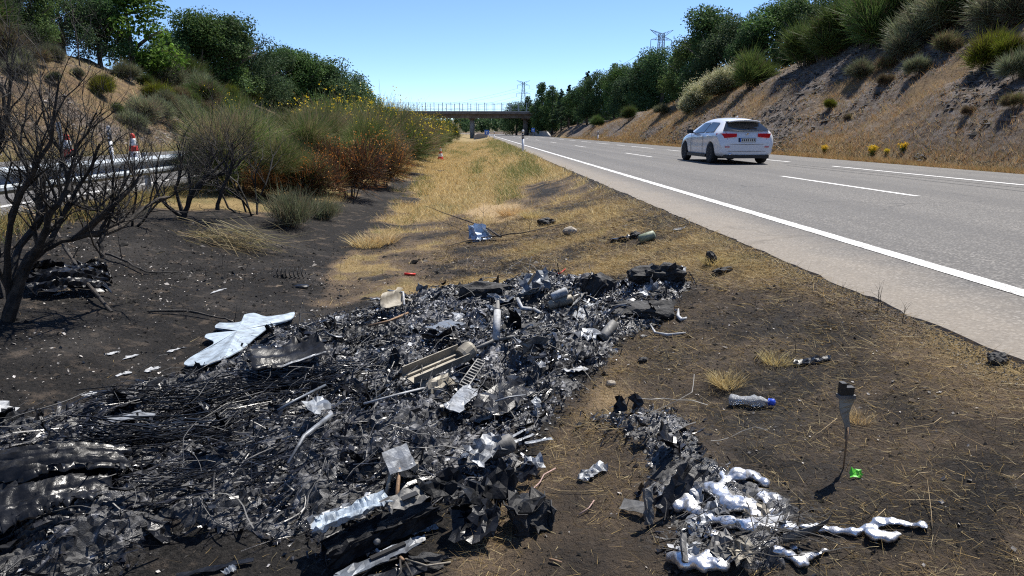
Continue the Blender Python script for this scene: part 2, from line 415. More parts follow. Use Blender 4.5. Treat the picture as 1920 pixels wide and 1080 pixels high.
za = ground.attributes.new('Zone', 'FLOAT_COLOR', 'POINT'); za.data.foreach_set('color', zc.ravel())
lab(link('ground', ground), kind='structure')

# ------------------------------------------------------------------ carriageways
def asphalt(name, sh_lo, sh_hi):
    m, nt, p, out = newmat(name); co = objcoord(nt)
    g = noise_n(nt, 75, 4, .75, co); g2 = noise_n(nt, 220, 2, .6, co); big = noise_n(nt, .35, 4, .6, co)
    vo = N(nt, 'ShaderNodeTexVoronoi'); vo.inputs['Scale'].default_value = 46; nt.links.new(co, vo.inputs['Vector'])
    sv = nt.nodes.new('ShaderNodeSeparateColor'); nt.links.new(vo.outputs['Color'], sv.inputs[0])
    stone = mixc(nt, sv.outputs[0], (.05, .047, .044), (.40, .375, .34))
    c = mixc(nt, ramp(nt, vo.outputs['Distance'], .25, .62), stone, (.055, .052, .049))
    c = mixc(nt, .35, c, mixc(nt, ramp(nt, g, .3, .7), (.05, .047, .045), (.32, .30, .275)))
    c = mixc(nt, .55, c, ramp(nt, noise_n(nt, 26, 4, .8, co), .32, .68, (.45, .45, .45), (1.35, 1.34, 1.32)), 'MULTIPLY')
    c = mixc(nt, math_n(nt, 'MULTIPLY', ramp(nt, big, .35, .7), .35), c, (.11, .105, .10))
    mpx = nt.nodes.new('ShaderNodeMapping'); mpx.inputs['Scale'].default_value = (1.1, .02, 1); nt.links.new(co, mpx.inputs[0])
    lane = noise_n(nt, 1.0, 3, .5, mpx.outputs[0])
    c = mixc(nt, math_n(nt, 'MULTIPLY', ramp(nt, lane, .42, .60), .45), c, (.075, .072, .07))
    wv2 = N(nt, 'ShaderNodeTexVoronoi'); wv2.feature = 'DISTANCE_TO_EDGE'; wv2.inputs['Scale'].default_value = .55; mq = nt.nodes.new('ShaderNodeMix'); mq.data_type = 'VECTOR'
    nz = N(nt, 'ShaderNodeTexNoise'); nz.inputs['Scale'].default_value = 2.5; nt.links.new(co, nz.inputs['Vector']); mq.inputs[0].default_value = .25; nt.links.new(co, mq.inputs[4]); nt.links.new(nz.outputs['Color'], mq.inputs[5]); nt.links.new(mq.outputs[1], wv2.inputs['Vector'])
    crk = math_n(nt, 'MULTIPLY', ramp(nt, wv2.outputs['Distance'], .0, .012, (1, 1, 1), (0, 0, 0)), ramp(nt, noise_n(nt, .5, 3, .6, co), .52, .62)); c = mixc(nt, math_n(nt, 'MULTIPLY', crk, .8), c, (.03, .03, .03))
    sx = nt.nodes.new('ShaderNodeSeparateXYZ'); nt.links.new(co, sx.inputs[0])
    # the hard shoulder is dustier and warmer than the lanes
    sh = ramp(nt, math_n(nt, 'ADD', math_n(nt, 'MULTIPLY', math_n(nt, 'SUBTRACT', sx.outputs[0], sh_lo), 1/(sh_hi-sh_lo)), math_n(nt, 'MULTIPLY', math_n(nt, 'SUBTRACT', noise_n(nt, 2.2, 4, .6, co), .5), .8)), .15, .95, (1, 1, 1), (0, 0, 0))
    c = mixc(nt, math_n(nt, 'MULTIPLY', sh, .55), c, mixc(nt, g, (.17, .14, .105), (.42, .36, .285)))
    nt.links.new(c, p.inputs['Base Color']); p.inputs['Roughness'].default_value = .82; p.inputs['Specular IOR Level'].default_value = .35
    nt.links.new(bump_n(nt, math_n(nt, 'ADD', vo.outputs['Distance'], g2), .55, .006), p.inputs['Normal'])
    return m
M['asphalt'] = asphalt('worn_asphalt', 2.5, 3.55)
M['asphalt_far'] = asphalt('worn_asphalt_far', -30, -20)
rows = np.concatenate([np.arange(-8, 12, .10), np.geomspace(12.1, 430, 170)])
def carriageway(name, x0, x1, mat, ragged):
    xs = np.array([x0-.03, x0, x0+.25, x0+.6, (x0+x1)/2, x1-.6, x1-.2, x1, x1+.03])
    XX, YY = np.meshgrid(xs, rows); ZZ = np.zeros_like(XX); ZZ[:, 0] = -.22; ZZ[:, -1] = -.22
    rg = (fbm(YY[:, 0]*3.5, YY[:, 0]*0+2, 71)-.5)*.06+(fbm(YY[:, 0]*17, YY[:, 0]*0, 72)-.5)*.05
    if ragged:
        XX[:, 0] += rg; XX[:, 1] += rg; ZZ[:, 1] = -.014-.02*fbm(YY[:, 0]*9, YY[:, 0]*0, 73)
    XX = XX+road_c(YY)
    n, k = XX.shape; ii = np.arange(n*k).reshape(n, k)
    F = np.stack([ii[:-1, :-1], ii[:-1, 1:], ii[1:, 1:], ii[1:, :-1]], -1).reshape(-1, 4)
    me = np_mesh(name, np.stack([XX.ravel(), YY.ravel(), ZZ.ravel()], 1), F, mat)
    return lab(link(name, me), kind='structure')
road = carriageway('carriageway', 2.5, 13.1, M['asphalt'], True)
road2 = carriageway('opposite_carriageway', -16.0, -5.85, M['asphalt_far'], False)
pm, nt, p, out = newmat('worn_road_paint')
co = objcoord(nt)
wear = ramp(nt, math_n(nt, 'ADD', math_n(nt, 'MULTIPLY', noise_n(nt, 70, 4, .75, co), .7), math_n(nt, 'MULTIPLY', noise_n(nt, 2.5, 4, .6, co), .3)), .43, .52)
nt.links.new(mixc(nt, wear, (.20, .19, .175), mixc(nt, noise_n(nt, 14, 4, .6, co), (.60, .59, .56), (.80, .79, .77))), p.inputs['Base Color']); p.inputs['Roughness'].default_value = .7
nt.links.new(bump_n(nt, noise_n(nt, 90, 4, .7, co), .4, .004), p.inputs['Normal'])
M['line'] = pm
def marking(name, parent, x, w, y0, y1, mat=None, z=.0045, wob=.0):
    n = max(2, int((y1-y0)/1.0)+1) if y1-y0 < 60 else 160
    ys = np.linspace(y0, y1, n) if y1-y0 < 60 else np.concatenate([np.linspace(y0, 40, 90), np.geomspace(40.5, y1, 70)])
    xx = x+road_c(ys)+ (fbm(ys*.35, ys*0, 75+x)-.5)*wob
    ww = w*(.5 + (0 if not wob else 1)*(fbm(ys*.9, ys*0, 77)-.5)*.6)
    V = np.concatenate([np.stack([xx-ww, ys, ys*0+z], 1), np.stack([xx+ww, ys, ys*0+z], 1)]); k = len(ys)
    F = np.stack([np.arange(k-1), np.arange(k-1)+k, np.arange(1, k)+k, np.arange(1, k)], 1)
    return link(name, np_mesh(name, V, F, mat or M['line']), parent)
marking('edge_line', road, 3.47, .16, -6, 420)
y = 10.55-17*2
while y < 260:
    if y > -7: marking('lane_dash', road, 6.97, .13, y, y+5.0)
    y += 17.0
for y0, y1 in [(2, 20.0), (22.8, 25.2), (27, 33), (35.5, 38), (41, 47), (49, 52), (55, 61), (64, 70), (74, 80), (84, 90), (95, 101), (108, 116), (122, 130), (138, 150), (160, 190), (200, 240)]:
    marking('right_edge_line', road, 10.46, .15, y0, y1)
M['tar'] = surf('tar_seal', (.03, .03, .03), (.05, .048, .046), 12, .7)
for x, y0, y1 in [(9.35, 6, 20.5), (9.9, 9, 22), (8.1, 26, 60), (5.2, 30, 75)]:
    marking('tar_seam', road, x, .05, y0, y1, M['tar'], .0035, .18)
marking('edge_line', road2, -6.52, .16, -6, 420)
y = -6
while y < 200:
    marking('lane_dash', road2, -10.0, .13, y, y+5.0); y += 17.0
marking('far_edge_line', road2, -13.5, .15, -6, 420)

# crumbled asphalt and gravel along the road edge
def chips(n, X, Y, size, zoff=0.0, flat=.6):
    """irregular stones (6-vertex bipyramids)"""
    base = np.array([[1, 0, 0], [-.5, .87, 0], [-.5, -.87, 0], [.1, .1, .7], [-.1, 0, -.7]], float)
    ang = R.uniform(0, 6.28, n); c, s = np.cos(ang), np.sin(ang)
    V = base[None]*R.uniform(.55, 1.25, (n, 5, 1)); V[..., 2] *= flat
    x = V[..., 0]*c[:, None]-V[..., 1]*s[:, None]; yv = V[..., 0]*s[:, None]+V[..., 1]*c[:, None]
    V = np.stack([x, yv, V[..., 2]], -1)*np.broadcast_to(size, (n,))[:, None, None]*.5
    V[..., 2] += V[..., 0]*R.normal(0, .25, (n, 1))
    V += np.stack([X, Y, H(X, Y)+zoff], -1)[:, None]
    f = np.array([[0, 1, 3], [1, 2, 3], [2, 0, 3], [1, 0, 4], [2, 1, 4], [0, 2, 4]])
    F = (np.arange(n)*5)[:, None, None]+f[None]
    return V.reshape(-1, 3), F.reshape(-1, 3), np.repeat(np.arange(n), 5)
M['chip'] = plant('stone_chip', 0, .85, 0)
n = 14000
Yc = 1.2+R.beta(1, 2.6, n)*26; Xc = 2.44+R.normal(0, .05, n)-.09*R.random(n)**2
Vc, Fc, oc = chips(n, Xc, Yc, R.uniform(.006, .018, n)*np.clip(Yc/7, .9, 2.0), .004)
g = (.015+.25*R.beta(.8, 3.2, n))[:, None]*np.array([[1, .94, .87]])
lab(link('asphalt_crumbs', np_mesh('asphalt_crumbs', Vc, Fc, M['chip'], g[oc])), 'crumbled dark asphalt bits along the edge of the carriageway', 'gravel', kind='stuff')
n = 6000
Yc = 1.2+R.beta(1, 2.4, n)*22; Xc = 2.33+R.normal(0, .055, n)
Vc, Fc, oc = chips(n, Xc, Yc, R.uniform(.006, .016, n)*np.clip(Yc/7, .9, 2.0), .002)
g = R.uniform(.10, .34, n)[:, None]*np.array([[1, .9, .76]])
lab(link('verge_gravel', np_mesh('verge_gravel', Vc, Fc, M['chip'], g[oc])), 'pale gravel strip beside the asphalt edge', 'gravel', kind='stuff')
# shale fragments on the cut slopes
n = 22000
Yc = R.uniform(16, 75, n); Xc = 14.8+np.abs(R.normal(0, 4.2, n))
keep = fbm(Xc*.33, Yc*.22, 61) > .42+.12*R.random(n); Xc, Yc = Xc[keep], Yc[keep]; n = len(Xc)
Vc, Fc, oc = chips(n, Xc, Yc, R.gamma(2.2, .05, n)+.03, .01, .5)
g = (.025+.2*R.beta(1, 2.5, n))[:, None]*np.array([[1.02, .97, .95]])
lab(link('shale_fragments', np_mesh('shale_fragments', Vc, Fc, M['chip'], g[oc])), 'dark broken shale covering the right cut slope', 'rock', kind='stuff')
n = 7000
Yc = R.uniform(20, 75, n); Xc = -17.8-np.abs(R.normal(0, 4.0, n))
keep = fbm(Xc*.33, Yc*.22, 63) > .46+.12*R.random(n); Xc, Yc = Xc[keep], Yc[keep]; n = len(Xc)
Vc, Fc, oc = chips(n, Xc, Yc, R.gamma(2.2, .05, n)+.03, .01, .5)
g = R.uniform(.10, .34, n)[:, None]*np.array([[1.05, .95, .88]])
lab(link('pale_scree', np_mesh('pale_scree', Vc, Fc, M['chip'], g[oc])), 'pale stony scree on the left hillside', 'rock', kind='stuff')

# grit, char crumbs and clods over the burnt soil
n = 44000
Yc = 1.2+R.beta(1.0, 1.9, n)*9.5; Xc = R.uniform(-6, 2.3, n); c_, s_, h_ = zones(Xc, Yc)
k = (c_ > .35) & (R.random(n) < .35+.65*sstep(.35, .6, fbm(Xc*1.8, Yc*1.8, 68))); Xc, Yc = Xc[k], Yc[k]; n = len(Xc)
Vc, Fc, oc = chips(n, Xc, Yc, (R.gamma(1.3, .0075, n)+.004)*np.clip(Yc/4, .8, 2), .0, .7)
g = np.array([(.008, .008, .008), (.015, .014, .013), (.05, .04, .032), (.13, .10, .075), (.03, .027, .025), (.20, .18, .16)])[R.choice(6, n, p=[.36, .29, .12, .06, .13, .04])]*R.uniform(.7, 1.3, (n, 1))
lab(link('char_grit', np_mesh('char_grit', Vc, Fc, M['chip'], g[oc])), 'black grit and burnt clods covering the scorched soil', 'soil', kind='stuff')

M['gutter'] = surf('dusty_gutter_concrete', (.36, .33, .29), (.50, .47, .43), 2.0, .9, bump=.3, fine=9)
gt = thing('roadside_gutter', 'pale concrete gutter partly overgrown at the foot of the right bank', 'gutter', (13.75, 0, 0))
for i in range(26):
    y0 = 15+i*2.0
    if i in (3, 4, 8, 9, 10, 13, 17, 18, 22): continue
    hh = [float(H(13.75, y0+.1)), float(H(13.75, y0+1.9))]; V = []
    for y_, z_ in ((y0+.02, hh[0]), (y0+1.96, hh[1])):
        V += [(-.32, y_, z_+.06), (0, y_, z_-.0+.015), (.32, y_, z_+.07), (.32, y_, z_-.12), (-.32, y_, z_-.12)]
    MB().add(V, [(0, 5, 6, 1), (1, 6, 7, 2), (2, 7, 8, 3), (4, 3, 8, 9), (0, 4, 9, 5), (0, 1, 2, 3, 4), (9, 8, 7, 6, 5)]).build('slab', M['gutter'], gt)
# ------------------------------------------------------------------ plant prototypes (shared mesh data)
def col_jit(base, n, j=.25, alt=None, p=.0):
    c = np.tile(np.array(base, float), (n, 1))
    if alt is not None:
        k = R.random(n) < p; c[k] = np.array(alt)
    return c*(1+R.uniform(-j, j, (n, 1)))*(1+R.uniform(-.08, .08, (n, 3)))
def tree_proto(seed, h, r, kind='oak', n=9000, leaf=.24, col=(.040, .075, .022), alt=(.075, .12, .03)):
    """returns (crown mesh, trunk mesh); height h, crown radius r, base at origin"""
    global R
    R = np.random.default_rng(seed); rnd = random.Random(seed)
    mb = MB(); lobes = []
    if kind == 'oak':
        mb.tube([(0, 0, -.5), (.05, 0, h*.2), (rnd.uniform(-.2, .2), rnd.uniform(-.2, .2), h*.45), (0, 0, h*.7)], [h*.035, h*.028, h*.02, h*.008], 7)
        for k in range(7):
            a = k*2.4+rnd.random(); z0 = h*rnd.uniform(.22, .45)
            mb.tube([(0, 0, z0), (math.cos(a)*r*.4, math.sin(a)*r*.4, z0+h*.15), (math.cos(a)*r*.75, math.sin(a)*r*.75, z0+h*.24)], [h*.014, h*.009, h*.003], 5)
        for k in range(26):
            u = rnd.random(); a = rnd.uniform(0, 6.28); zz = h*(.12+.78*u); rr = r*math.sqrt(max(.05, 1-((u-.38)/.66)**2))*rnd.uniform(.35, .85)
            lobes.append((math.cos(a)*rr, math.sin(a)*rr, zz, r*rnd.uniform(.26, .46)))
        lobes.append((0, 0, h*.82, r*.4)); lobes.append((rnd.uniform(-.3, .3)*r, 0, h*.55, r*.6))
    elif kind == 'pine':
        mb.tube([(0, 0, -.5), (0, 0, h*.5), (.05, .05, h*.97)], [h*.025, h*.017, h*.003], 6)
        for k in range(int(h*4)):
            u = k/(h*4); zz = h*(.15+.83*u); a = k*2.4; rr = r*(1-u)**.75*rnd.uniform(.55, 1.05)
            mb.tube([(0, 0, zz), (math.cos(a)*rr, math.sin(a)*rr, zz+rr*.18)], [.03, .008], 4)
            for q in (.45, .8, 1.0): lobes.append((math.cos(a)*rr*q, math.sin(a)*rr*q, zz+rr*.18*q, .12*r+.13*r*(1-u)))
    else:  # poplar-like
        mb.tube([(0, 0, -.5), (0, 0, h*.5), (.05, .05, h*.95)], [h*.022, h*.015, h*.003], 6)
        for k in range(26):
            u = (k+.5)/26; a = k*2.4; zz = h*(.12+.84*u); rr = r*(math.sin(math.pi*min(1, .18+u*.8))**.8)*.6*rnd.uniform(.5, 1.1)
            lobes.append((math.cos(a)*rr, math.sin(a)*rr, zz, r*rnd.uniform(.28, .45)*(1.1-.5*u)))
    L = np.array(lobes); w = L[:, 3]**2; who = R.choice(len(L), n, p=w/w.sum())
    d = norm(R.normal(size=(n, 3))); rad = L[who, 3]*(R.random(n)**.33)*R.uniform(.8, 1.12, n)
    P = L[who, :3]+d*rad[:, None]*np.array([1, 1, .82])
    # break the outline: drop leaves where a clump noise is low
    keep = fbm(P[:, 0]*1.5+P[:, 2]*.7, P[:, 1]*1.5-P[:, 2]*.9, seed) > .36
    P = P[keep]; who = who[keep]; d = d[keep]
    V, F, o = leaves(P, R.uniform(.6, 1.3, len(P))*leaf, .62, d*.7+np.array([0, 0, .5]))
    tone = R.uniform(.75, 1.25, len(L))[who][:, None]
    C = col_jit(col, len(P), .25, alt, .22)*tone
    return np_mesh('crown', V, F, M['leaf'], C[o]), mb.mesh('trunk', M['bark'], True)
def broom_proto(seed, h, r, n, width, cols, dead=.15, deadc=(.11, .085, .055), tips=None, ball=False, length=.42, flower=None, fl_n=0, fl_c=None):
    """broom/heather-like shrub of fine upright twigs; returns (foliage mesh, stem mesh)"""
    global R
    R = np.random.default_rng(seed); rnd = random.Random(seed)
    nst = 22; mb = MB(); S = []
    for k in range(nst):
        a = rnd.uniform(0, 6.28); q = math.sqrt(rnd.random()); tx, ty = math.cos(a)*q*r*.62, math.sin(a)*q*r*.62
        tz = h*(.62-.22*q*q)*rnd.uniform(.75, 1.1); S.append((tx, ty, tz, q))
        if k < 14: mb.tube([(math.cos(a)*.08*r, math.sin(a)*.08*r, -.15), (tx*.45, ty*.45, tz*.5), (tx, ty, tz)], [.022*h/2, .014*h/2, .005], 4, False)
    S = np.array(S)
    who = R.integers(0, nst, n)
    t = R.random(n)**.55
    base = S[who, :3]*(.18+.82*t)[:, None]
    spread = r*.42
    P = base+R.normal(size=(n, 3))*np.array([spread*.55, spread*.55, h*.12])*(.35+.65*t)[:, None]
    P[:, 2] = np.maximum(P[:, 2], .02)
    if ball:
        nl = 9; la = R.uniform(0, 6.28, nl); lq = np.sqrt(R.random(nl))*.62*r
        LC = np.stack([np.cos(la)*lq, np.sin(la)*lq, h*(.30+.42*R.random(nl)*(1-.5*lq/r))], 1); LR = R.uniform(.26, .46, nl)*r
        d = norm(R.normal(size=(n, 3))); wl_ = R.choice(nl, n, p=LR**2/(LR**2).sum()); q = R.random(n)**.45
        lobe = wl_; P = LC[wl_]+d*(LR[wl_]*q*R.uniform(.85, 1.2, n))[:, None]; P[:, 2] = np.maximum(P[:, 2], .03+.1*R.random(n))
    out = P*np.array([1, 1, 0])/r
    D = norm(out*R.uniform(.35, 1.0, (n, 1))+np.array([0, 0, 1.0 if not ball else .55])+R.normal(size=(n, 3))*.28)
    if ball: D = norm(D*.8+d*.75)
    L = R.gamma(5, .18, n)*length*min(1.4, h/1.8)
    V, F, o = ribbons(P, D, L, R.uniform(.6, 1.3, n)*width, bend=np.cross(D, R.normal(size=(n, 3)))*.10*L[:, None], segs=1 if ball else 2, tip=.25)
    nc = len(cols); pick = R.integers(0, nc, n); C = np.array(cols)[pick]*(1+R.uniform(-.28, .28, (n, 1)))
    patch = fbm(P[:, 0]*1.6+seed, P[:, 1]*1.6+P[:, 2]*1.2, seed+3)
    dk = (R.random(n) < dead*(1+3*(patch-.5))) | (P[:, 2] < h*.16*R.random(n)); C[dk] = np.array(deadc)*(1+R.uniform(-.3, .3, (dk.sum(), 1)))
    C *= (.8+.5*patch)[:, None]
    if ball:
        lt = R.uniform(.7, 1.35, nl); ld = np.where(R.random(nl) < dead*1.3, .75, .05); C *= lt[lobe][:, None]
        k2 = R.random(n) < ld[lobe]; C[k2] = np.array(deadc)*(1+R.uniform(-.3, .3, (k2.sum(), 1)))
    parts = [(V, F, C[o])]
    if flower is not None and fl_n:
        tipP = P+D*L[:, None]; top = np.argsort(-(tipP[:, 2]+.35*np.hypot(tipP[:, 0], tipP[:, 1])*h/r)+R.normal(0, .35*h, n))[:max(fl_n//2, 10)]
        sel = R.choice(top, fl_n); Q = tipP[sel]+R.normal(size=(fl_n, 3))*.05
        v, f, oo = leaves(Q, flower, .8); parts.append((v, f, col_jit(fl_c, fl_n, .2)[oo]))
    V, F, C = cat_vf(parts)
    return np_mesh('foliage', V, F, M['broom'], C), mb.mesh('stem', M['bark'])
def clump_proto(seed, n, h, r, width, cols, lean=.35):
    global R
    R = np.random.default_rng(seed)
    a = R.uniform(0, 6.28, n); q = np.sqrt(R.random(n))*r
    P = np.stack([np.cos(a)*q, np.sin(a)*q, np.full(n, -.02)], 1)
    D = norm(np.stack([np.cos(a)*q/r*lean+R.normal(0, .2, n), np.sin(a)*q/r*lean+R.normal(0, .2, n), np.ones(n)], 1))
    L = R.uniform(.5, 1.1, n)*h
    V, F, o = ribbons(P, D, L, width*R.uniform(.6, 1.3, n), bend=np.stack([R.normal(0, .2, n)*L, R.normal(0, .2, n)*L, -.15*L], 1), segs=2)
    C = np.array(cols)[R.integers(0, len(cols), n)]*(1+R.uniform(-.25, .25, (n, 1)))
    return np_mesh('blades', V, F, M['grass'], C[o])

OAK = [tree_proto(100+k, 7.0, 3.0+.25*k, 'oak', 20000, .19, c, a) for k, (c, a) in enumerate([((.046, .085, .030), (.080, .135, .042)), ((.040, .076, .030), (.072, .12, .042)), ((.052, .092, .027), (.10, .16, .044)), ((.044, .078, .036), (.075, .115, .05))])]
OAKB = tree_proto(110, 7.0, 3.0, 'oak', 9000, .27, (.060, .115, .018), (.11, .20, .03))
PINE = [tree_proto(120+k, 8.0, 2.0, 'pine', 6000, .26, (.034, .064, .032), (.052, .09, .04)) for k in range(2)]
POP = [tree_proto(130+k, 8.0, 2.3, 'poplar', 7000, .25, (.05, .095, .034), (.085, .14, .042)) for k in range(2)]
GREEN = [(.070, .115, .030), (.095, .145, .038), (.055, .090, .026)]
OLIVE = [(.130, .155, .055), (.175, .185, .075), (.095, .125, .045)]
GREY = [(.13, .155, .085), (.17, .19, .115), (.10, .12, .065)]
YELL = [(.13, .16, .016), (.18, .20, .02), (.085, .11, .015)]
BRN = [(.13, .085, .045), (.16, .12, .07), (.08, .055, .035)]
BR_NEAR = [broom_proto(200, 2.5, 1.35, 24000, .008, OLIVE+GREEN, .12, (.21, .17, .11), ball=True, length=.27),
           broom_proto(201, 2.4, 1.25, 24000, .008, GREEN+OLIVE, .08, (.21, .165, .10), ball=True, length=.27, flower=.035, fl_n=260, fl_c=(.62, .46, .03)),
           broom_proto(202, 2.5, 1.3, 23000, .008, OLIVE+GREEN, .14, (.23, .18, .11), ball=True, length=.25)]
BR_MID = [broom_proto(210, 2.5, 1.35, 12000, .015, GREEN+OLIVE, .14, (.17, .13, .08), ball=True, length=.36, flower=.06, fl_n=650, fl_c=(.66, .50, .03)),
          broom_proto(211, 2.5, 1.35, 12000, .015, GREEN, .10, (.17, .13, .08), ball=True, length=.36, flower=.06, fl_n=420, fl_c=(.62, .50, .04)),
          broom_proto(212, 2.4, 1.25, 12000, .015, OLIVE, .25, (.20, .155, .10), ball=True, length=.36)]
BALL_G = [broom_proto(220+k, 2.2, 1.5, 8000, .026, GREEN, .06, ball=True, length=.42) for k in range(2)]
BALL_D = [broom_proto(224+k, 2.2, 1.5, 7500, .03, [(.042, .075, .022), (.06, .10, .028)], .08, ball=True, length=.42) for k in range(2)]
BALL_S = [broom_proto(230+k, 2.0, 1.4, 7500, .026, GREY, .12, (.14, .115, .08), ball=True, length=.42) for k in range(2)]
BALL_Y = [broom_proto(240+k, 1.8, 1.15, 7500, .024, YELL, .12, (.09, .075, .03), ball=True, length=.36) for k in range(2)]
BALL_B = [broom_proto(250+k, 1.6, 1.2, 6500, .022, BRN+OLIVE, .3, ball=True, length=.4) for k in range(2)]
BALL_W = broom_proto(260, 2.0, 1.6, 8000, .028, [(.16, .18, .08), (.11, .14, .06)], .05, ball=True, length=.4, flower=.075, fl_n=7000, fl_c=(.56, .54, .33))
R = np.random.default_rng(77)

def put(proto, name, parts, label, cat, X, Y, scale=1, sz=None, group=None, rotz=None, sink=.05):
    """one plant of its own, built from a prototype's shared meshes"""
    z = float(H(X, Y))-sink
    t = thing(name, label, cat, (X, Y, z), (0, 0, random.uniform(0, 6.28) if rotz is None else rotz), group, (scale, scale, sz or scale))
    for nm, me in zip(parts, proto):
        o_ = link(nm, me, t)
        if nm == 'flowers': o_['kind'] = 'stuff'
    return t
def col_at(px, Y):
    """lateral place of an image column at road distance Y (level with the horizon)"""
    d = ray(px, 246); return d[0]/d[1]*Y
TP = ('crown', 'trunk'); SP = ('foliage', 'stem')
def tree_at(px, top, Y, proto, protoh, name, label, group, wide=1.0):
    X = col_at(px, Y); z = float(H(X, Y)); ztop = at_y(px, top, Y)[2]; s = max(.35, (ztop-z)/protoh)
    return put(proto, name, TP, label, 'tree', X, Y, s*wide, s, group, sink=.1)

# ---- trees on the left ridge, numbered from the left edge of the photo towards the bridge
left_trees = [(-60, -60, 38, 0), (20, -70, 44, 1), (90, -45, 47, 2), (140, -25, 52, 3), (205, -10, 54, 0), (262, -40, 56, 'b'), (335, 50, 66, 1), (390, 24, 68, 2), (436, 22, 70, 0), (470, 62, 75, 3),
              (512, 92, 84, 1), (548, 90, 88, 2), (585, 92, 90, 0), (622, 108, 92, 3), (650, 130, 96, 1), (672, 168, 102, 2)]
desc_l = ['dark oak cut off by the left edge of the photo', 'dark oak at the top left corner, second along the left ridge', 'dense dark oak on the left ridge above the dead heather', 'dark oak behind the bare sapling on the left ridge',
          'dark oak just left of the bright green oak', 'open oak with bright green foliage on the left ridge', 'dark round oak just right of the bright green oak', 'big round oak of the tall left-ridge clump, its left half',
          'big round oak crowning the tall left-ridge clump', 'lower oak on the right flank of the tall left-ridge clump', 'oak at the left end of the long far left tree group', 'second oak of the long far left tree group',
          'third oak of the long far left tree group', 'fourth oak of the long far left tree group, sloping down', 'fifth oak of the long far left tree group', 'last small oak of the left ridge, right above the broom hedge']
for (px, top, Y, k), ds in zip(left_trees, desc_l):
    tree_at(px, top, Y, OAKB if k == 'b' else OAK[k], 7.0*.97, 'oak_tree', ds, 'oaks along the left ridge', wide=1.1)
# slender nearly bare sapling
mb = MB(); sx = col_at(166, 46); sz0 = float(H(sx, 46))
mb.tube([(0, 0, -.2), (.05, 0, 1.6), (-.05, .05, 3.2), (.02, 0, 4.6)], [.05, .04, .025, .006], 6)
for k in range(14):
    a = k*2.4; z0 = 2.0+k*.17; mb.tube([(0, 0, z0), (math.cos(a)*.35, math.sin(a)*.35, z0+.45), (math.cos(a)*.5, math.sin(a)*.5, z0+.85)], [.016, .01, .003], 4)
t = thing('sapling', 'slender almost bare sapling standing on the left hillside', 'tree', (sx, 46, sz0)); mb.build('trunk', M['bark'], t)
Pq = np.stack([R.normal(0, .3, 260), R.normal(0, .3, 260), R.uniform(2.6, 5.0, 260)], 1); v, f, o = leaves(Pq, .12)
link('crown', np_mesh('crown', v, f, M['leaf'], col_jit((.06, .10, .03), 260)[o]), t)

# ---- trees on the right ridge, from the bridge towards the right edge
right_trees = [(968, 188, 175, OAK[1]), (990, 178, 168, POP[0]), (1016, 152, 150, POP[1]), (1035, 158, 146, POP[0]), (1052, 164, 142, PINE[0]), (1066, 156, 138, PINE[1]), (1084, 158, 132, OAK[0]),
               (1100, 130, 126, PINE[0]), (1118, 132, 120, OAK[1]), (1150, 116, 110, POP[0]), (1168, 124, 106, OAK[2]), (1190, 118, 100, OAK[3]), (1216, 104, 96, OAK[0]), (1238, 84, 92, OAK[1]),
               (1262, 88, 86, POP[1]), (1292, 70, 78, OAK[2]), (1330, 6, 70, OAK[0]), (1362, 28, 66, OAK[3]), (1392, 52, 62, OAK[1]), (1440, 2, 62, OAK[2]), (1490, -14, 58, OAK[0]), (1545, -30, 56, OAK[3]),
               (1600, -40, 52, OAK[1]), (1665, -60, 50, OAK[2]), (1730, -70, 46, OAK[0]), (1800, -75, 44, OAK[3]), (1880, -80, 42, OAK[1])]
kinds = {id(POP[0]): ('poplar_tree', 'tall narrow green tree'), id(POP[1]): ('poplar_tree', 'tall narrow green tree'), id(PINE[0]): ('pine_tree', 'pointed dark pine'), id(PINE[1]): ('pine_tree', 'pointed dark pine')}
for i, (px, top, Y, pr) in enumerate(right_trees):
    nm, kd = kinds.get(id(pr), ('oak_tree', 'dark leafy oak'))
    hh = 7.0*.97 if nm == 'oak_tree' else 8.0
    tree_at(px, top, Y, pr, hh, nm, f'{kd} on the right ridge, {ORD[i]} in line counting from the bridge', 'trees along the right ridge', wide=1.05 if nm == 'oak_tree' else 1.0)

# ---- shrubs on the right bank: (px, py of the base, size, prototype list, kind)
LOOK = {'g': (BALL_G, 'green broom bush'), 'd': (BALL_D, 'dark green bush'), 's': (BALL_S, 'grey green bush'), 'y': (BALL_Y, 'yellow green heath bush'), 'b': (BALL_B, 'brownish half-dry bush'), 'w': ([BALL_W], 'cream flowering broom')}
def bushes(lst, where, grp):
    cnt = {}
    for px, py, w, k in sorted(lst):
        q = spot(px, py); pr, ds = LOOK[k]; i = cnt[k] = cnt.get(k, -1)+1
        pro = pr[i % len(pr)]; dist = q[1]
        s = w/FPX*dist/2.7
        lb = f'{ds} on {where}, {ORD[i]} of its kind from the left' if i < len(ORD) else f'{ds} on {where}'
        put(pro, {'w': 'flowering_broom', 'y': 'heath_bush', 'b': 'dry_bush'}.get(k, 'broom_bush'), SP, lb, 'bush', q[0], q[1], s, s*random.uniform(.9, 1.1), grp, sink=.12*s)
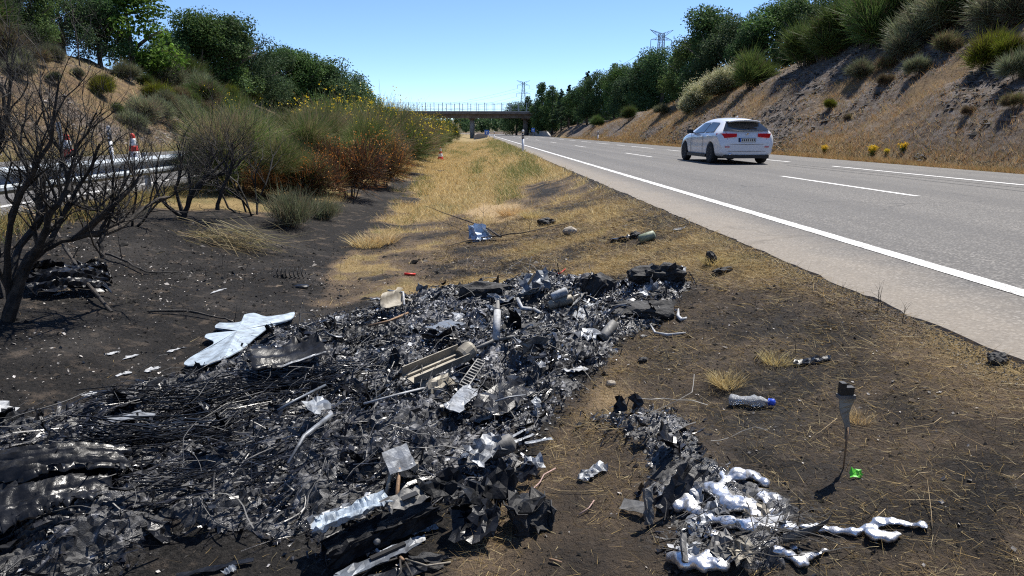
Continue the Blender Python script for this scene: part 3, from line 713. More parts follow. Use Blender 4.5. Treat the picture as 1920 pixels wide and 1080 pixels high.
bushes([(996, 240, 50, 'd'), (1010, 232, 60, 'd'), (1030, 226, 60, 'd'), (1052, 220, 60, 'd'), (1080, 212, 60, 'd'), (1120, 196, 60, 'd'), (1018, 240, 56, 'd'), (1040, 240, 52, 'g'), (1062, 236, 50, 'd'), (1074, 230, 48, 'y'), (1096, 226, 48, 'g'), (1140, 190, 60, 'd'), (1170, 168, 60, 'd'), (1215, 160, 60, 'd'), (1270, 142, 60, 'd'), (1108, 216, 44, 'd'), (1128, 210, 40, 'd'), (1150, 200, 46, 's'), (1178, 192, 44, 'd'),
        (1205, 186, 48, 'd'), (1232, 178, 46, 's'), (1258, 170, 50, 'd'), (1285, 166, 56, 'g'), (1195, 170, 50, 'd'), (1160, 178, 46, 'd'), (1240, 152, 50, 's'), (1300, 148, 60, 'd'), (1345, 128, 70, 'd'), (1310, 168, 60, 's'),
        (1405, 168, 78, 'g'), (1375, 150, 60, 'g'), (1368, 172, 50, 'w'), (1352, 178, 56, 'w'), (1330, 188, 56, 'w'), (1308, 200, 52, 'w'), (1290, 212, 40, 'w'), (1380, 158, 50, 'w'),
        (1452, 125, 80, 's'), (1505, 128, 95, 'g'), (1540, 112, 95, 'g'), (1580, 95, 110, 'g'), (1625, 92, 120, 'g'), (1670, 70, 120, 'd'), (1610, 150, 52, 's'), (1715, 88, 95, 's'), (1690, 112, 70, 's'), (1760, 62, 120, 's'),
        (1820, 48, 120, 'd'), (1880, 60, 110, 's'), (1915, 25, 130, 'b'), (1845, 135, 110, 'y'), (1880, 118, 80, 'y'), (1555, 205, 34, 'y'), (1640, 40, 120, 'g'), (1720, 25, 130, 'g'), (1560, 60, 100, 's'), (1660, 132, 50, 'b'),
        (1770, 100, 70, 'b'), (1476, 96, 80, 'd'), (1425, 100, 70, 'd'), (1800, 10, 130, 'd'), (1900, -20, 150, 'd'), (1660, 158, 36, 'b'), (1720, 140, 44, 's'), (1590, 225, 22, 'b'), (1815, 215, 30, 'b'), (1900, 200, 50, 'b'), (1180, 225, 30, 'g'), (1120, 236, 26, 'g'), (1240, 215, 28, 's'), (1905, 150, 70, 's')], 'the right bank', 'bushes on the right bank')
bushes([(15, 110, 110, 'b'), (60, 60, 110, 'b'), (95, 95, 60, 's'), (120, 50, 90, 'g'), (165, 70, 90, 'g'), (30, 30, 120, 's'), (205, 78, 80, 's'), (188, 182, 66, 'y'), (300, 195, 62, 'y'), (272, 165, 30, 'g'), (95, 115, 44, 's'),
        (250, 92, 80, 's'), (215, 50, 80, 'd'), (290, 120, 80, 's'), (330, 110, 90, 'd'), (350, 140, 90, 's'), (300, 148, 70, 'd'), (385, 130, 90, 's'), (400, 165, 70, 's'), (430, 150, 80, 'g'), (370, 185, 66, 's'), (455, 170, 70, 'd'),
        (480, 160, 70, 's'), (425, 195, 56, 'y'), (500, 190, 60, 'd'), (345, 215, 50, 's'), (270, 235, 70, 's'), (410, 210, 60, 'd'), (530, 170, 66, 'd'), (560, 180, 60, 's'), (600, 185, 56, 'd'), (640, 190, 50, 'd'), (300, 228, 60, 's'),
        (245, 245, 50, 's'), (222, 215, 24, 'g'), (100, 155, 26, 'd'), (145, 145, 22, 's'), (175, 105, 36, 'd'), (-40, 70, 120, 'd'), (5, 70, 100, 'd'), (140, 108, 60, 's'), (228, 112, 66, 'g'), (262, 118, 60, 'd'), (318, 168, 66, 's'), (352, 168, 70, 'g'), (378, 158, 70, 'd'), (410, 178, 66, 's'), (445, 190, 60, 'g'), (476, 184, 60, 's'), (468, 200, 50, 'y'),
        (500, 172, 66, 's'), (334, 190, 50, 'b'), (240, 150, 44, 's'), (196, 120, 44, 'b'), (64, 120, 60, 'b'), (40, 150, 50, 's'), (160, 60, 90, 's'), (280, 88, 80, 'd'), (335, 92, 80, 's'), (60, 40, 110, 'd'), (520, 196, 50, 's'), (390, 214, 46, 'b'), (360, 232, 50, 's'), (325, 246, 40, 'b'), (90, 62, 90, 'g'), (130, 72, 80, 'd'), (190, 90, 80, 'g'), (216, 96, 70, 's'), (240, 104, 80, 'd'), (268, 104, 80, 'g'), (296, 130, 76, 'w'), (322, 134, 76, 's'), (340, 150, 70, 'd'), (362, 148, 76, 'w'),
        (398, 148, 76, 'g'), (418, 160, 70, 'w'), (440, 168, 66, 'd'), (462, 152, 76, 'g'), (490, 174, 66, 'w'), (512, 182, 60, 'g'), (545, 186, 60, 'd'), (575, 190, 56, 'g'), (110, 85, 70, 'b'), (45, 85, 80, 's'), (20, 130, 60, 's'), (310, 205, 44, 's'), (285, 182, 40, 'b'), (380, 196, 56, 'd'), (404, 196, 50, 's'), (440, 208, 50, 'g'), (350, 200, 44, 'g')], 'the left hillside', 'bushes on the left hillside')

# ---- broom hedge in the median, nearest first
hedge = [(-4.7, 13.6, 'n0', .80, 'half-dry olive broom at the near end of the hedge'), (-3.6, 13.4, 'n2', .62, 'low scorched broom in front of the near hedge end'), (-5.1, 16.5, 'n1', .84, 'green tipped broom behind the near hedge end'),
         (-3.9, 16.2, 'n2', .84, 'brown and green broom, third tall bush of the hedge'), (-3.3, 19.0, 'n1', .86, 'green broom on the verge side of the hedge near the orange bush'), (-4.7, 20.0, 'n0', .92, 'olive broom in the thick of the hedge'),
         (-3.5, 22.5, 'm2', .95, 'dry olive broom at mid hedge'), (-4.8, 24.5, 'm0', 1.05, 'yellow flowering broom topping the hedge'), (-3.3, 26.5, 'm0', 1.12, 'yellow flowering broom on the verge side of mid hedge'),
         (-4.6, 30.0, 'm1', 1.08, 'green broom behind the yellow flowering ones'), (-3.3, 31.5, 'm2', 1.05, 'dark olive broom past mid hedge'), (-3.2, 36.0, 'm0', 1.1, 'yellow speckled broom in the far half of the hedge'),
         (-4.5, 39.0, 'm1', 1.05, 'green broom in the far half of the hedge, road side'), (-3.2, 43.0, 'm1', 1.0, 'tall green broom in the far half of the hedge'), (-3.4, 51.0, 'm0', 1.0, 'flowering broom three from the far hedge group'),
         (-3.3, 61.0, 'm1', 1.0, 'green broom two from the far end of the hedge'), (-3.5, 73.0, 'm0', 1.0, 'broom next to the far end of the hedge'), (-3.4, 88.0, 'm1', 1.0, 'last broom of the hedge before the bridge')]
for X, Y, k, s, ds in hedge:
    pr = BR_NEAR[int(k[1])] if k[0] == 'n' else BR_MID[int(k[1])]
    put(pr, 'broom_shrub', SP, ds, 'shrub', X, Y, s*random.uniform(.95, 1.05), s*.98, 'broom hedge in the median', sink=.08)
# scorched rust-orange shrubs at the foot of the hedge
RUST = broom_proto(270, 1.0, .8, 7000, .010, [(.27, .13, .035), (.19, .085, .028), (.16, .11, .045), (.10, .105, .04)], .30, (.05, .034, .024), ball=True, length=.30, flower=.03, fl_n=600, fl_c=(.40, .19, .035))
DRYG = broom_proto(271, .9, .65, 4500, .008, GREY+[(.16, .15, .10)], .35, (.18, .15, .10), length=.42)
R = np.random.default_rng(78)
for (px, py, w, ds) in [(655, 372, 150, 'rust orange scorched shrub at the foot of the hedge'), (715, 350, 120, 'smaller rust orange shrub by the verge'), (590, 385, 130, 'rust brown scorched shrub left of the orange one'), (500, 372, 90, 'rust brown twigs in the shade of the near hedge')]:
    q = spot(px, py); s = w/FPX*q[1]/1.5; put(RUST, 'scorched_shrub', SP, ds, 'shrub', q[0], q[1], s, s*1.15, 'scorched shrubs along the hedge')
for (px, py, w, ds) in [(545, 425, 110, 'pale grey green twiggy shrub on the burnt ground by the hedge'), (610, 412, 70, 'small grey twiggy shrub right of the pale one')]:
    q = spot(px, py); s = w/FPX*q[1]/1.2; put(DRYG, 'twiggy_shrub', SP, ds, 'shrub', q[0], q[1], s, s, 'grey shrubs by the hedge')

# ---- ragwort plants at the right road edge
def ragwort(seed):
    global R
    R = np.random.default_rng(seed); n = 70
    P = np.stack([R.normal(0, .06, n), R.normal(0, .06, n), np.zeros(n)], 1); D = norm(np.stack([R.normal(0, .28, n), R.normal(0, .28, n), np.ones(n)], 1)); L = R.uniform(.3, .55, n)
    a = ribbons(P, D, L, .02, segs=2); tp = P+D*L[:, None]
    Q = np.repeat(tp, 6, 0)+R.normal(size=(n*6, 3))*.045; b = leaves(Q, .05, .9); lv = leaves(P[np.repeat(np.arange(n), 4)]+D[np.repeat(np.arange(n), 4)]*(L.repeat(4)*R.random(n*4))[:, None], .09, .35)
    V, F, C = cat_vf([(a[0], a[1], col_jit((.08, .12, .02), n)[a[2]]), (lv[0], lv[1], col_jit((.08, .13, .025), n*4)[lv[2]])])
    return np_mesh('leaves', V, F, M['grass'], C), np_mesh('flowers', b[0], b[1], M['grass'], col_jit((.75, .55, .02), n*6)[b[2]])
RAG = [ragwort(300), ragwort(301)]
R = np.random.default_rng(79)
for i, (px, py) in enumerate([(1546, 286), (1636, 290), (1662, 288), (1692, 284)]):
    q = spot(px, py); s = [.6, .7, .4, .6][i]
    put(RAG[i % 2], 'ragwort', ('leaves', 'flowers'), f'yellow flowering ragwort by the right road edge, {["leftmost and well clear of the rest", "largest bushy one", "small one right of the largest", "tall one in the middle", "low one under the tall one", "far right by the gutter", "tiny one beside the leftmost", "small one left of the gutter"][i]}', 'wildflower', q[0], q[1], s, s, 'ragwort along the right road edge')

# ------------------------------------------------------------------ grass (stuff)
STRAW = np.array([(.60, .46, .21), (.50, .36, .15), (.66, .55, .30), (.38, .27, .12)])
GRN = np.array([(.12, .15, .045), (.17, .18, .06), (.10, .12, .035)])
def grass(name, label, X, Y, h, w, cols, lean=.45, lay=0, segs=2, zoff=-.01):
    n = len(X); P = np.stack([X, Y, H(X, Y)+zoff], 1)
    D = norm(np.stack([R.normal(0, lean, n), R.normal(0, lean, n), np.full(n, 1.0-lay*.95)], 1)); L = h*R.uniform(.5, 1.2, n)
    V, F, o = ribbons(P, D, L, w*R.uniform(.6, 1.3, n), bend=np.stack([R.normal(0, .3, n)*L, R.normal(0, .3, n)*L, -.22*L], 1), segs=segs)
    if lay: V[:, 2] = np.maximum(V[:, 2], np.repeat(P[:, 2], (segs+1)*2)-.004)
    return lab(link(name, np_mesh(name, V, F, M['grass'], cols[o])), label, 'grass', kind='stuff')
def pickc(pal, n, j=.2): return pal[R.integers(0, len(pal), n)]*(1+R.uniform(-j, j, (n, 1)))
# golden verge of the median
n = 150000
Y = 7+R.beta(.9, 2.2, n)*110; X = R.uniform(-3.2, 2.38, n)
c, s, hp = zones(X, Y); den = (1-c*1.15)*(1-.85*s); k = R.random(n) < np.clip(den, .0, 1); X, Y, c = X[k], Y[k], c[k]; n = len(X)
gr = sstep(.48, .78, fbm(X*1.3, Y*.13, 91)*.75+.25*fbm(X*2, Y*1.6, 93)+.20*sstep(.2, 1.8, X)*sstep(12, 22, Y)-.04)
cl = np.where((R.random(n) < gr*.7)[:, None], pickc(GRN, n)*1.35, pickc(STRAW, n)*1.12); cl = np.where((c > .15)[:, None] & (R.random(n) < .6)[:, None], cl*np.array([[.5, .42, .35]]), cl)
hh = (.07+.15*fbm(X*1.5, Y*.8, 92)+.12*gr)*np.where(c > .12, .42, 1)*sstep(5, 13, Y)+.015
grass('verge_grass', 'golden dry grass covering the unburnt median verge', X, Y, hh, np.clip(.0045*Y/7, .005, .022), cl, segs=1)
# flattened scorched straw around the wreck and on the right burnt slope
n = 400000
Y = 1.2+R.beta(1.0, 1.6, n)*12; X = np.where(R.random(n) < .6, R.uniform(-.6, 2.45, n), R.uniform(-6, 2.4, n))
c, s, hp = zones(X, Y)
pn = fbm(X*1.7, Y*1.7, 95); rgt = sstep(-.6, 1.6, X)
k = (R.random(n) < np.clip((.08+.85*sstep(.36, .56, pn)*(.12+.88*rgt)+.35*rgt+.6*(c < .5))*(1-hp), 0, 1)*(1-.7*s)); X, Y, c = X[k], Y[k], c[k]; n = len(X)
bu = np.clip(c*1.25-.1, 0, 1)
burnt_pal = np.array([(.035, .028, .022), (.06, .045, .03), (.10, .075, .045), (.02, .017, .015)])
cl = np.where((R.random(n) < bu*(.9-.5*sstep(.36, .56, pn[k])*sstep(-.4, 1.2, X)))[:, None], pickc(burnt_pal, n)*(.8+.8*sstep(-.6, 1.6, X))[:, None], pickc(STRAW, n, .3)*.78)
grass('scorched_straw', 'flattened scorched straw and burnt stubble around the wreck', X, Y, .04+.06*R.random(n)+.03*(c < .5), .0030*np.clip(Y/3.5, .8, 2.2), cl, lean=.8, lay=.72, segs=1)
n = 3400
Y = 1.3+R.beta(1.1, 2.0, n)*7; X = R.uniform(-1.5, 2.4, n); c, s, hp = zones(X, Y); k = hp < .3; X, Y = X[k], Y[k]; n = len(X)
grass('loose_straw_stalks', 'loose pale straw stalks strewn over the burnt slope', X, Y, R.gamma(2.2, .018, n)+.02, .0020, pickc(STRAW, n, .35)*.55, lean=1, lay=.97, zoff=.012)
# roadside grass on both outer verges and the slopes
n = 150000
Y = 15+R.beta(.9, 1.8, n)*95; X = 13.15+np.abs(R.normal(0, 1, n))*R.choice([1.0, 5.0], n, p=[.55, .45])
k = R.random(n) < np.where(X < 15.2, 1, 1.2*sstep(.66, .44, fbm(X*.33, Y*.22, 61))+.14); X, Y = X[k], Y[k]; n = len(X)
pal = np.array([(.44, .30, .12), (.36, .22, .085), (.50, .38, .18), (.30, .17, .07), (.20, .19, .07)])
grass('bank_grass', 'dry golden grass on the right road verge and bank', X, Y, .16+.22*fbm(X*.7, Y*.7, 96), np.clip(.0006*Y, .012, .045), pickc(pal, n), segs=1)
n = 60000
Y = 14+R.beta(.9, 1.8, n)*90; X = -16.15-np.abs(R.normal(0, 1, n))*R.choice([.9, 5.0], n, p=[.5, .5])
k = R.random(n) < np.where(X > -18.2, 1, 1.2*sstep(.66, .45, fbm(X*.33, Y*.22, 63))+.10); X, Y = X[k], Y[k]; n = len(X)
pal = np.array([(.50, .41, .22), (.44, .33, .15), (.56, .48, .28), (.32, .21, .10), (.22, .21, .09)])
grass('hillside_grass', 'pale dry grass on the left road verge and hillside', X, Y, .22+.3*fbm(X*.7, Y*.7, 97)*(X > -19)+.08, np.clip(.0007*Y, .015, .05), pickc(pal, n), segs=1)
# greenish weeds along the guardrail
n = 9000
Y = R.uniform(4.5, 16, n); X = -5.35+R.normal(0, .22, n)
pal = np.array([(.13, .16, .05), (.22, .20, .08), (.40, .30, .12), (.34, .24, .08)])
grass('guardrail_weeds', 'dry and green weeds growing along the guardrail', X, Y, R.uniform(.08, .34, n), .008, pickc(pal, n))

# ------------------------------------------------------------------ far woods beyond the bridge (one mass)
parts = []
for k in range(420):
    Y = R.uniform(300, 620); X = R.uniform(-110, 190); x = X-float(road_c(Y))
    if -19 < x < 16 and Y < 450: continue
    hgt = R.uniform(4, 8); m = 150; d = norm(R.normal(size=(m, 3))); rr = R.random(m)**.4
    P = d*rr[:, None]*np.array([hgt*.42, hgt*.42, hgt*.5])+np.array([X, Y, float(H0(X, Y))+hgt*.5])
    v, f, o = leaves(P, 1.1, .8, d); parts.append((v, f, (np.array([.04, .07, .028])*R.uniform(.7, 1.4)*(1+R.uniform(-.2, .2, (m, 1))))[o]))
V, F, C = cat_vf(parts)
lab(link('far_woods', np_mesh('far_woods', V, F, M['leaf'], C)), 'distant green woods seen under the bridge', 'woods', kind='stuff')
# ------------------------------------------------------------------ guardrail between the carriageways
gr = thing('guardrail', 'galvanised steel guardrail with W profile beam left of the burnt shrubs', 'guardrail', (-5.55, 0, -.08))
prof = [(0, .31), (.035, .30), (.082, .262), (.082, .228), (.01, .178), (.01, .132), (.082, .082), (.082, .048), (.035, .01), (0, 0)]
ys = list(np.arange(-4, 40.1, 4.0)); zt = .37
for i in range(len(ys)-1):
    y0, y1 = ys[i]-.12, ys[i+1]+.12; V = []; F = []
    for j, yy in enumerate((y0, y1)):
        for (a, b) in prof: V.append((a+.004*(i % 2), yy, zt+b))
        for (a, b) in prof: V.append((a-.004+.004*(i % 2), yy, zt+b-.001))
    k = len(prof)
    for q in range(k-1):
        F.append((q, q+1, 2*k+q+1, 2*k+q)); F.append((k+q+1, k+q, 3*k+q, 3*k+q+1))
    F += [(0, 2*k, 3*k, k), (k-1, 2*k-1, 4*k-1, 3*k-1)]
    bm = MB().add(V, F).build('beam', M['galv'], gr)
    if i:
        MB().box((-.05, ys[i], .35), (.055, .10, .78)).build('post', M['galv'], gr)
        MB().box((-.012, ys[i], zt+.155), (.02, .16, .20)).build('spacer', M['galv'], gr)
        for dz in (.10, .21):
            MB().lathe([(.014, 0), (.014, .012), (.006, .014)], 8, Matrix.Translation((.088-.075*(1), ys[i], zt+dz)) @ Matrix.Rotation(math.pi/2, 4, 'Y')).build('bolt', M['galv'], bm)

# ------------------------------------------------------------------ traffic cones
def cone_meshes():
    k = 10; prof = [(.17, .03), (.145, .16), (.118, .30), (.09, .46), (.066, .60), (.05, .70), (.045, .75), (.02, .76)]
    base = MB().box((0, 0, .015), (.40, .40, .03)).mesh('base', M['red_plastic'])
    def seg(a, b): return [(np.interp(z, [q[1] for q in prof], [q[0] for q in prof]), z) for z in np.linspace(a, b, 5)]
    red = [MB().lathe(seg(a, b), 18).mesh('red_band', M['red_plastic'], True) for a, b in ((.03, .18), (.35, .48), (.64, .76))]
    wh = [MB().lathe(seg(a, b), 18).mesh('white_band', M['white_plastic'], True) for a, b in ((.18, .35), (.48, .64))]
    return [('base', base)]+[('red_band', m) for m in red]+[('white_band', m) for m in wh]
CONE = cone_meshes()
def cone(label, X, Y, s=1.0):
    x = X-float(road_c(Y)); z = 0.004 if (-16 < x < -5.85 or 2.5 < x < 13.1) else float(H(X, Y))
    t = thing('traffic_cone', label, 'cone', (X, Y, z), (0, 0, random.uniform(0, 1)), 'red and white traffic cones', (s, s, s))
    for nm, me in CONE: link(nm, me, t)
for lb, px, Y in [('red and white traffic cone behind the burnt shrub, left of the other cone there', 122, 16.6), ('red and white traffic cone behind the guardrail, right of the other cone there', 247, 20.5)]:
    cone(lb, col_at(px, Y), Y, 1.25)
q = spot(826, 300); cone('small red and white cone beside the broom hedge on the verge', q[0], q[1])
q = spot(34, 300)
# ------------------------------------------------------------------ delineator posts
def delineator(label, X, Y, h=1.05, s=1.0):
    x = X-float(road_c(Y)); t = thing('delineator_post', label, 'delineator', (X, Y, float(H(X, Y))), (0, 0, 0), 'roadside delineator posts', (s, s, s))
    m = MB(); m.lathe([(.062, -.2), (.062, h*.62)], 14); m.lathe([(.062, h*.88), (.062, h*.97), (.045, h)], 14); m.build('post', M['white_plastic'], t, True)
    b = MB().lathe([(.0625, h*.62), (.0625, h*.88)], 14).build('black_band', M['black_plastic'], t, True)
    for z in (.70, .80): MB().box((0, -.064, h*z), (.05, .006, .055)).build('reflector', M['white_plastic'], b)
delineator('white delineator post with black band on the near verge beside the edge line', 2.28, 35.0, 1.15)
delineator('white delineator post on the verge before the bridge, nearer of two', 2.2, 92.0, 1.1)
delineator('white delineator post on the verge before the bridge, farther of two', 2.2, 128.0, 1.1)
delineator('white delineator post at the foot of the right bank', 13.7, 79.0, 1.1)
t = thing('marker_post', 'grey post on the far verge behind the left traffic cone', 'post', (col_at(112, 21.5), 21.5, float(H(col_at(112, 21.5), 21.5))))
MB().box((0, 0, .6), (.09, .07, 1.5)).build('post', M['galv'], t); MB().box((0, -.04, 1.2), (.14, .02, .25)).build('plate', M['galv'], t)
delineator('white delineator post on the far verge, between the two cones', col_at(204, 23), 23.0, 1.25, 1.0)
# ------------------------------------------------------------------ blue signs by the bridge
def sign(label, px, Y, w, h, zb):
    X = col_at(px, Y); t = thing('road_sign', label, 'sign', (X, Y, float(H(X, Y))), (0, 0, 0))
    MB().box((0, .04, zb*.5), (.08, .05, zb+h)).build('post', M['galv'], t)
    f = MB().box((0, 0, zb+h*.5), (w, .03, h)).build('panel', M['blue_sign'], t)
    MB().box((0, -.018, zb+h*.60), (w*.5, .006, h*.16)).build('white_mark', M['white_plastic'], f)
    MB().box((0, -.018, zb+h*.30), (w*.18, .006, h*.34)).build('white_mark', M['white_plastic'], f)
sign('small blue road sign left of the road under the bridge', 912.5, 128, .8, .85, .62)
sign('small blue road sign right of the road by the concrete parapet', 999.5, 128, .62, .70, .95)
# ------------------------------------------------------------------ concrete parapet right and barrier left
t = thing('concrete_parapet', 'grey concrete parapet wall at the right road edge before the bridge', 'barrier', (0, 0, 0))
xa, xb = 13.3, 13.6
V = [(xa, 128, -.1), (xb, 128, -.1), (xa-.2, 150, -.1), (xb-.2, 150, -.1), (xa, 128, .10), (xb, 128, .10), (xa-.05, 134, .92), (xb-.05, 134, .92), (xa-.2, 190, .92), (xb-.2, 190, .92), (xa-.2, 190, -.1), (xb-.2, 190, -.1)]
MB().add(V, [(0, 4, 6, 8, 10), (1, 11, 9, 7, 5), (0, 1, 5, 4), (4, 5, 7, 6), (6, 7, 9, 8), (10, 8, 9, 11)]).build('wall', M['concrete'], t)
MB().box((xa-.06, 162, .98), (.36, 56, .1)).build('coping', M['concrete'], t)
t = thing('median_barrier', 'low grey concrete barrier beside the bridge pier in the median', 'barrier', (col_at(903, 140), 140, float(H(col_at(903, 140), 140))))
MB().add([(-1.6, 0, -.2), (1.2, 0, -.2), (1.2, 0, .9), (-.9, 0, .9), (-1.6, 0, .5), (-1.6, .5, -.2), (1.2, .5, -.2), (1.2, .5, .9), (-.9, .5, .9), (-1.6, .5, .5)],
         [(0, 1, 2, 3, 4), (9, 8, 7, 6, 5), (0, 5, 6, 1), (1, 6, 7, 2), (2, 7, 8, 3), (3, 8, 9, 4), (4, 9, 5, 0)]).build('wall', M['concrete'], t)
# ------------------------------------------------------------------ overpass bridge
BY = 165.0
br = thing('overpass_bridge', 'brown concrete overpass bridge spanning the motorway in the distance', 'bridge', (0, BY, 0))
zu = 1.01+23.0/1280*BY
MB().box((3, 0, zu+.42), (64, 5.0, .84)).build('girder', M['dark_concrete'], br)
MB().box((3, -.0, zu+1.06), (64, 7.2, .46)).build('deck', M['dark_concrete'], br)
for yy in (-3.4, 3.4): MB().box((3, yy, zu+1.40), (64, .35, .24)).build('kerb', M['concrete'], br)
M['mesh_fence'], nt, p, out = newmat('mesh_fence')
p.inputs['Base Color'].default_value = (.45, .50, .55, 1); p.inputs['Metallic'].default_value = .6; p.inputs['Roughness'].default_value = .5
for side, yy in (('near', -3.4), ('far', 3.4)):
    for z in (1.98, 3.3): MB().box((3, yy, zu+z), (64, .06, .06)).build('handrail', M['galv'], br)
    for i in range(34):
        x = -29+i*1.92+(0 if yy < 0 else .6)
        MB().box((x, yy, zu+2.45), (.13, .12, 1.9)).build('fence_post', M['galv'], br)
    mf = MB()
    for i in range(96): mf.box((-29+i*.66, yy+.07, zu+2.6), (.012, .012, 1.4))
    lab(mf.build('mesh_wires', M['galv'], br), kind='stuff')
for x in (col_at(885.5, BY), col_at(985, BY)):
    MB().tube([(x, 0, -.9), (x, 0, zu)], [.55, .55], 18).build('pier', M['concrete'] if x < 4 else M['dark_concrete'], br, True)  # right pier stands in shade: its darkness is put into the concrete colour
    MB().box((x, 0, zu-.12), (1.7, 4.2, .3)).build('pier_cap', M['dark_concrete'], br)
for x in (-20.5, 27.0): MB().box((x, 0, zu*.5-.4), (3.0, 7.0, zu+.7)).build('abutment', M['concrete'], br)
# ------------------------------------------------------------------ pylons and conductors
def strut(m, a, b, r=.09): m.tube([a, b], r, 4, False)
def pylon(label, X, Y, ztop, aw):
    zb = float(H0(X, Y)); h = ztop-zb
    t = thing('electricity_pylon', label, 'pylon', (X, Y, zb), (0, 0, .12), 'lattice pylons of the power line')
    m = MB(); levels = [0, .16, .30, .43, .55, .66, .76, .86, .95]; wd = [.115, .095, .078, .062, .05, .04, .032, .027, .024]
    C = [[(sx*w*h, sy*w*h, l*h) for sx, sy in ((-1, -1), (1, -1), (1, 1), (-1, 1))] for l, w in zip(levels, wd)]
    for i in range(len(C)-1):
        for q in range(4):
            strut(m, C[i][q], C[i+1][q], .14); strut(m, C[i][q], C[i+1][(q+1) % 4], .07); strut(m, C[i][(q+1) % 4], C[i+1][q], .07); strut(m, C[i+1][q], C[i+1][(q+1) % 4], .07)
    m.build('lattice_mast', M['steel'], t)
    tips = []
    for lv, w, up in ((.95, aw*1.12, .04), (.885, aw*1.0, .0), (.70, aw*1.15, .0)):
        m = MB()
        for s in (-1, 1):
            tip = (s*w*.5, 0, lv*h+up*h)
            for sy in (-1, 1):
                strut(m, (0, sy*.8, lv*h), tip, .09); strut(m, (0, sy*.8, lv*h+(.045*h if up == 0 else -.05*h)), tip, .08)
                for q in (.3, .6):
                    strut(m, (tip[0]*q, sy*.8*(1-q), lv*h+up*h*q), (tip[0]*(q-.15), sy*.8*(1-q+.15), lv*h+(.045*h if up == 0 else -.05*h)*(1-q)+up*h*q), .06)
            if up == 0: tips.append((s, lv, tip))
        m.build('crossarm', M['steel'], t)
    pts = []
    for s, lv, tip in tips:
        end = (tip[0], 0, tip[2]-.075*h)
        MB().tube([tip, end], .12, 5).build('insulator', M['black_plastic'], t); pts.append(Vector((X+end[0], Y, zb+end[2])))
    return pts
def pyl_at(px, top, Y): return col_at(px, Y), Y, at_y(px, top, Y)[2]
X1, Y1, Z1 = pyl_at(1232, 54, 300); X2, Y2, Z2 = pyl_at(981, 150, 545)
P1 = pylon('nearer lattice electricity pylon rising behind the right ridge trees', X1, Y1, Z1, 9.2)
P2 = pylon('farther lattice electricity pylon standing above the bridge end', X2, Y2, Z2, 9.2)
P3 = pylon('third lattice pylon far left behind the broom hedge', -150, 900, 40, 9.2)
P0 = pylon('fourth lattice pylon hidden behind the tall right trees', 190, 150, 58, 9.2)
wn_ = ['upper left', 'upper right', 'lower left', 'lower right']
for A, B, nm in ((P2, P3, 'between the far pylon and the broom hedge'), (P1, P2, 'between the two pylons'), (P0, P1, 'right of the nearer pylon')):
    for i in range(4):
        pts = [A[i].lerp(B[i], u)-Vector((0, 0, 4*9*u*(1-u))) for u in np.linspace(0, 1, 25)]
        o = MB().tube(pts, .055, 4).build('power_line', M['steel']); lab(o, f'thin {wn_[i]} power conductor {nm}', 'power line', 'conductors of the power line')

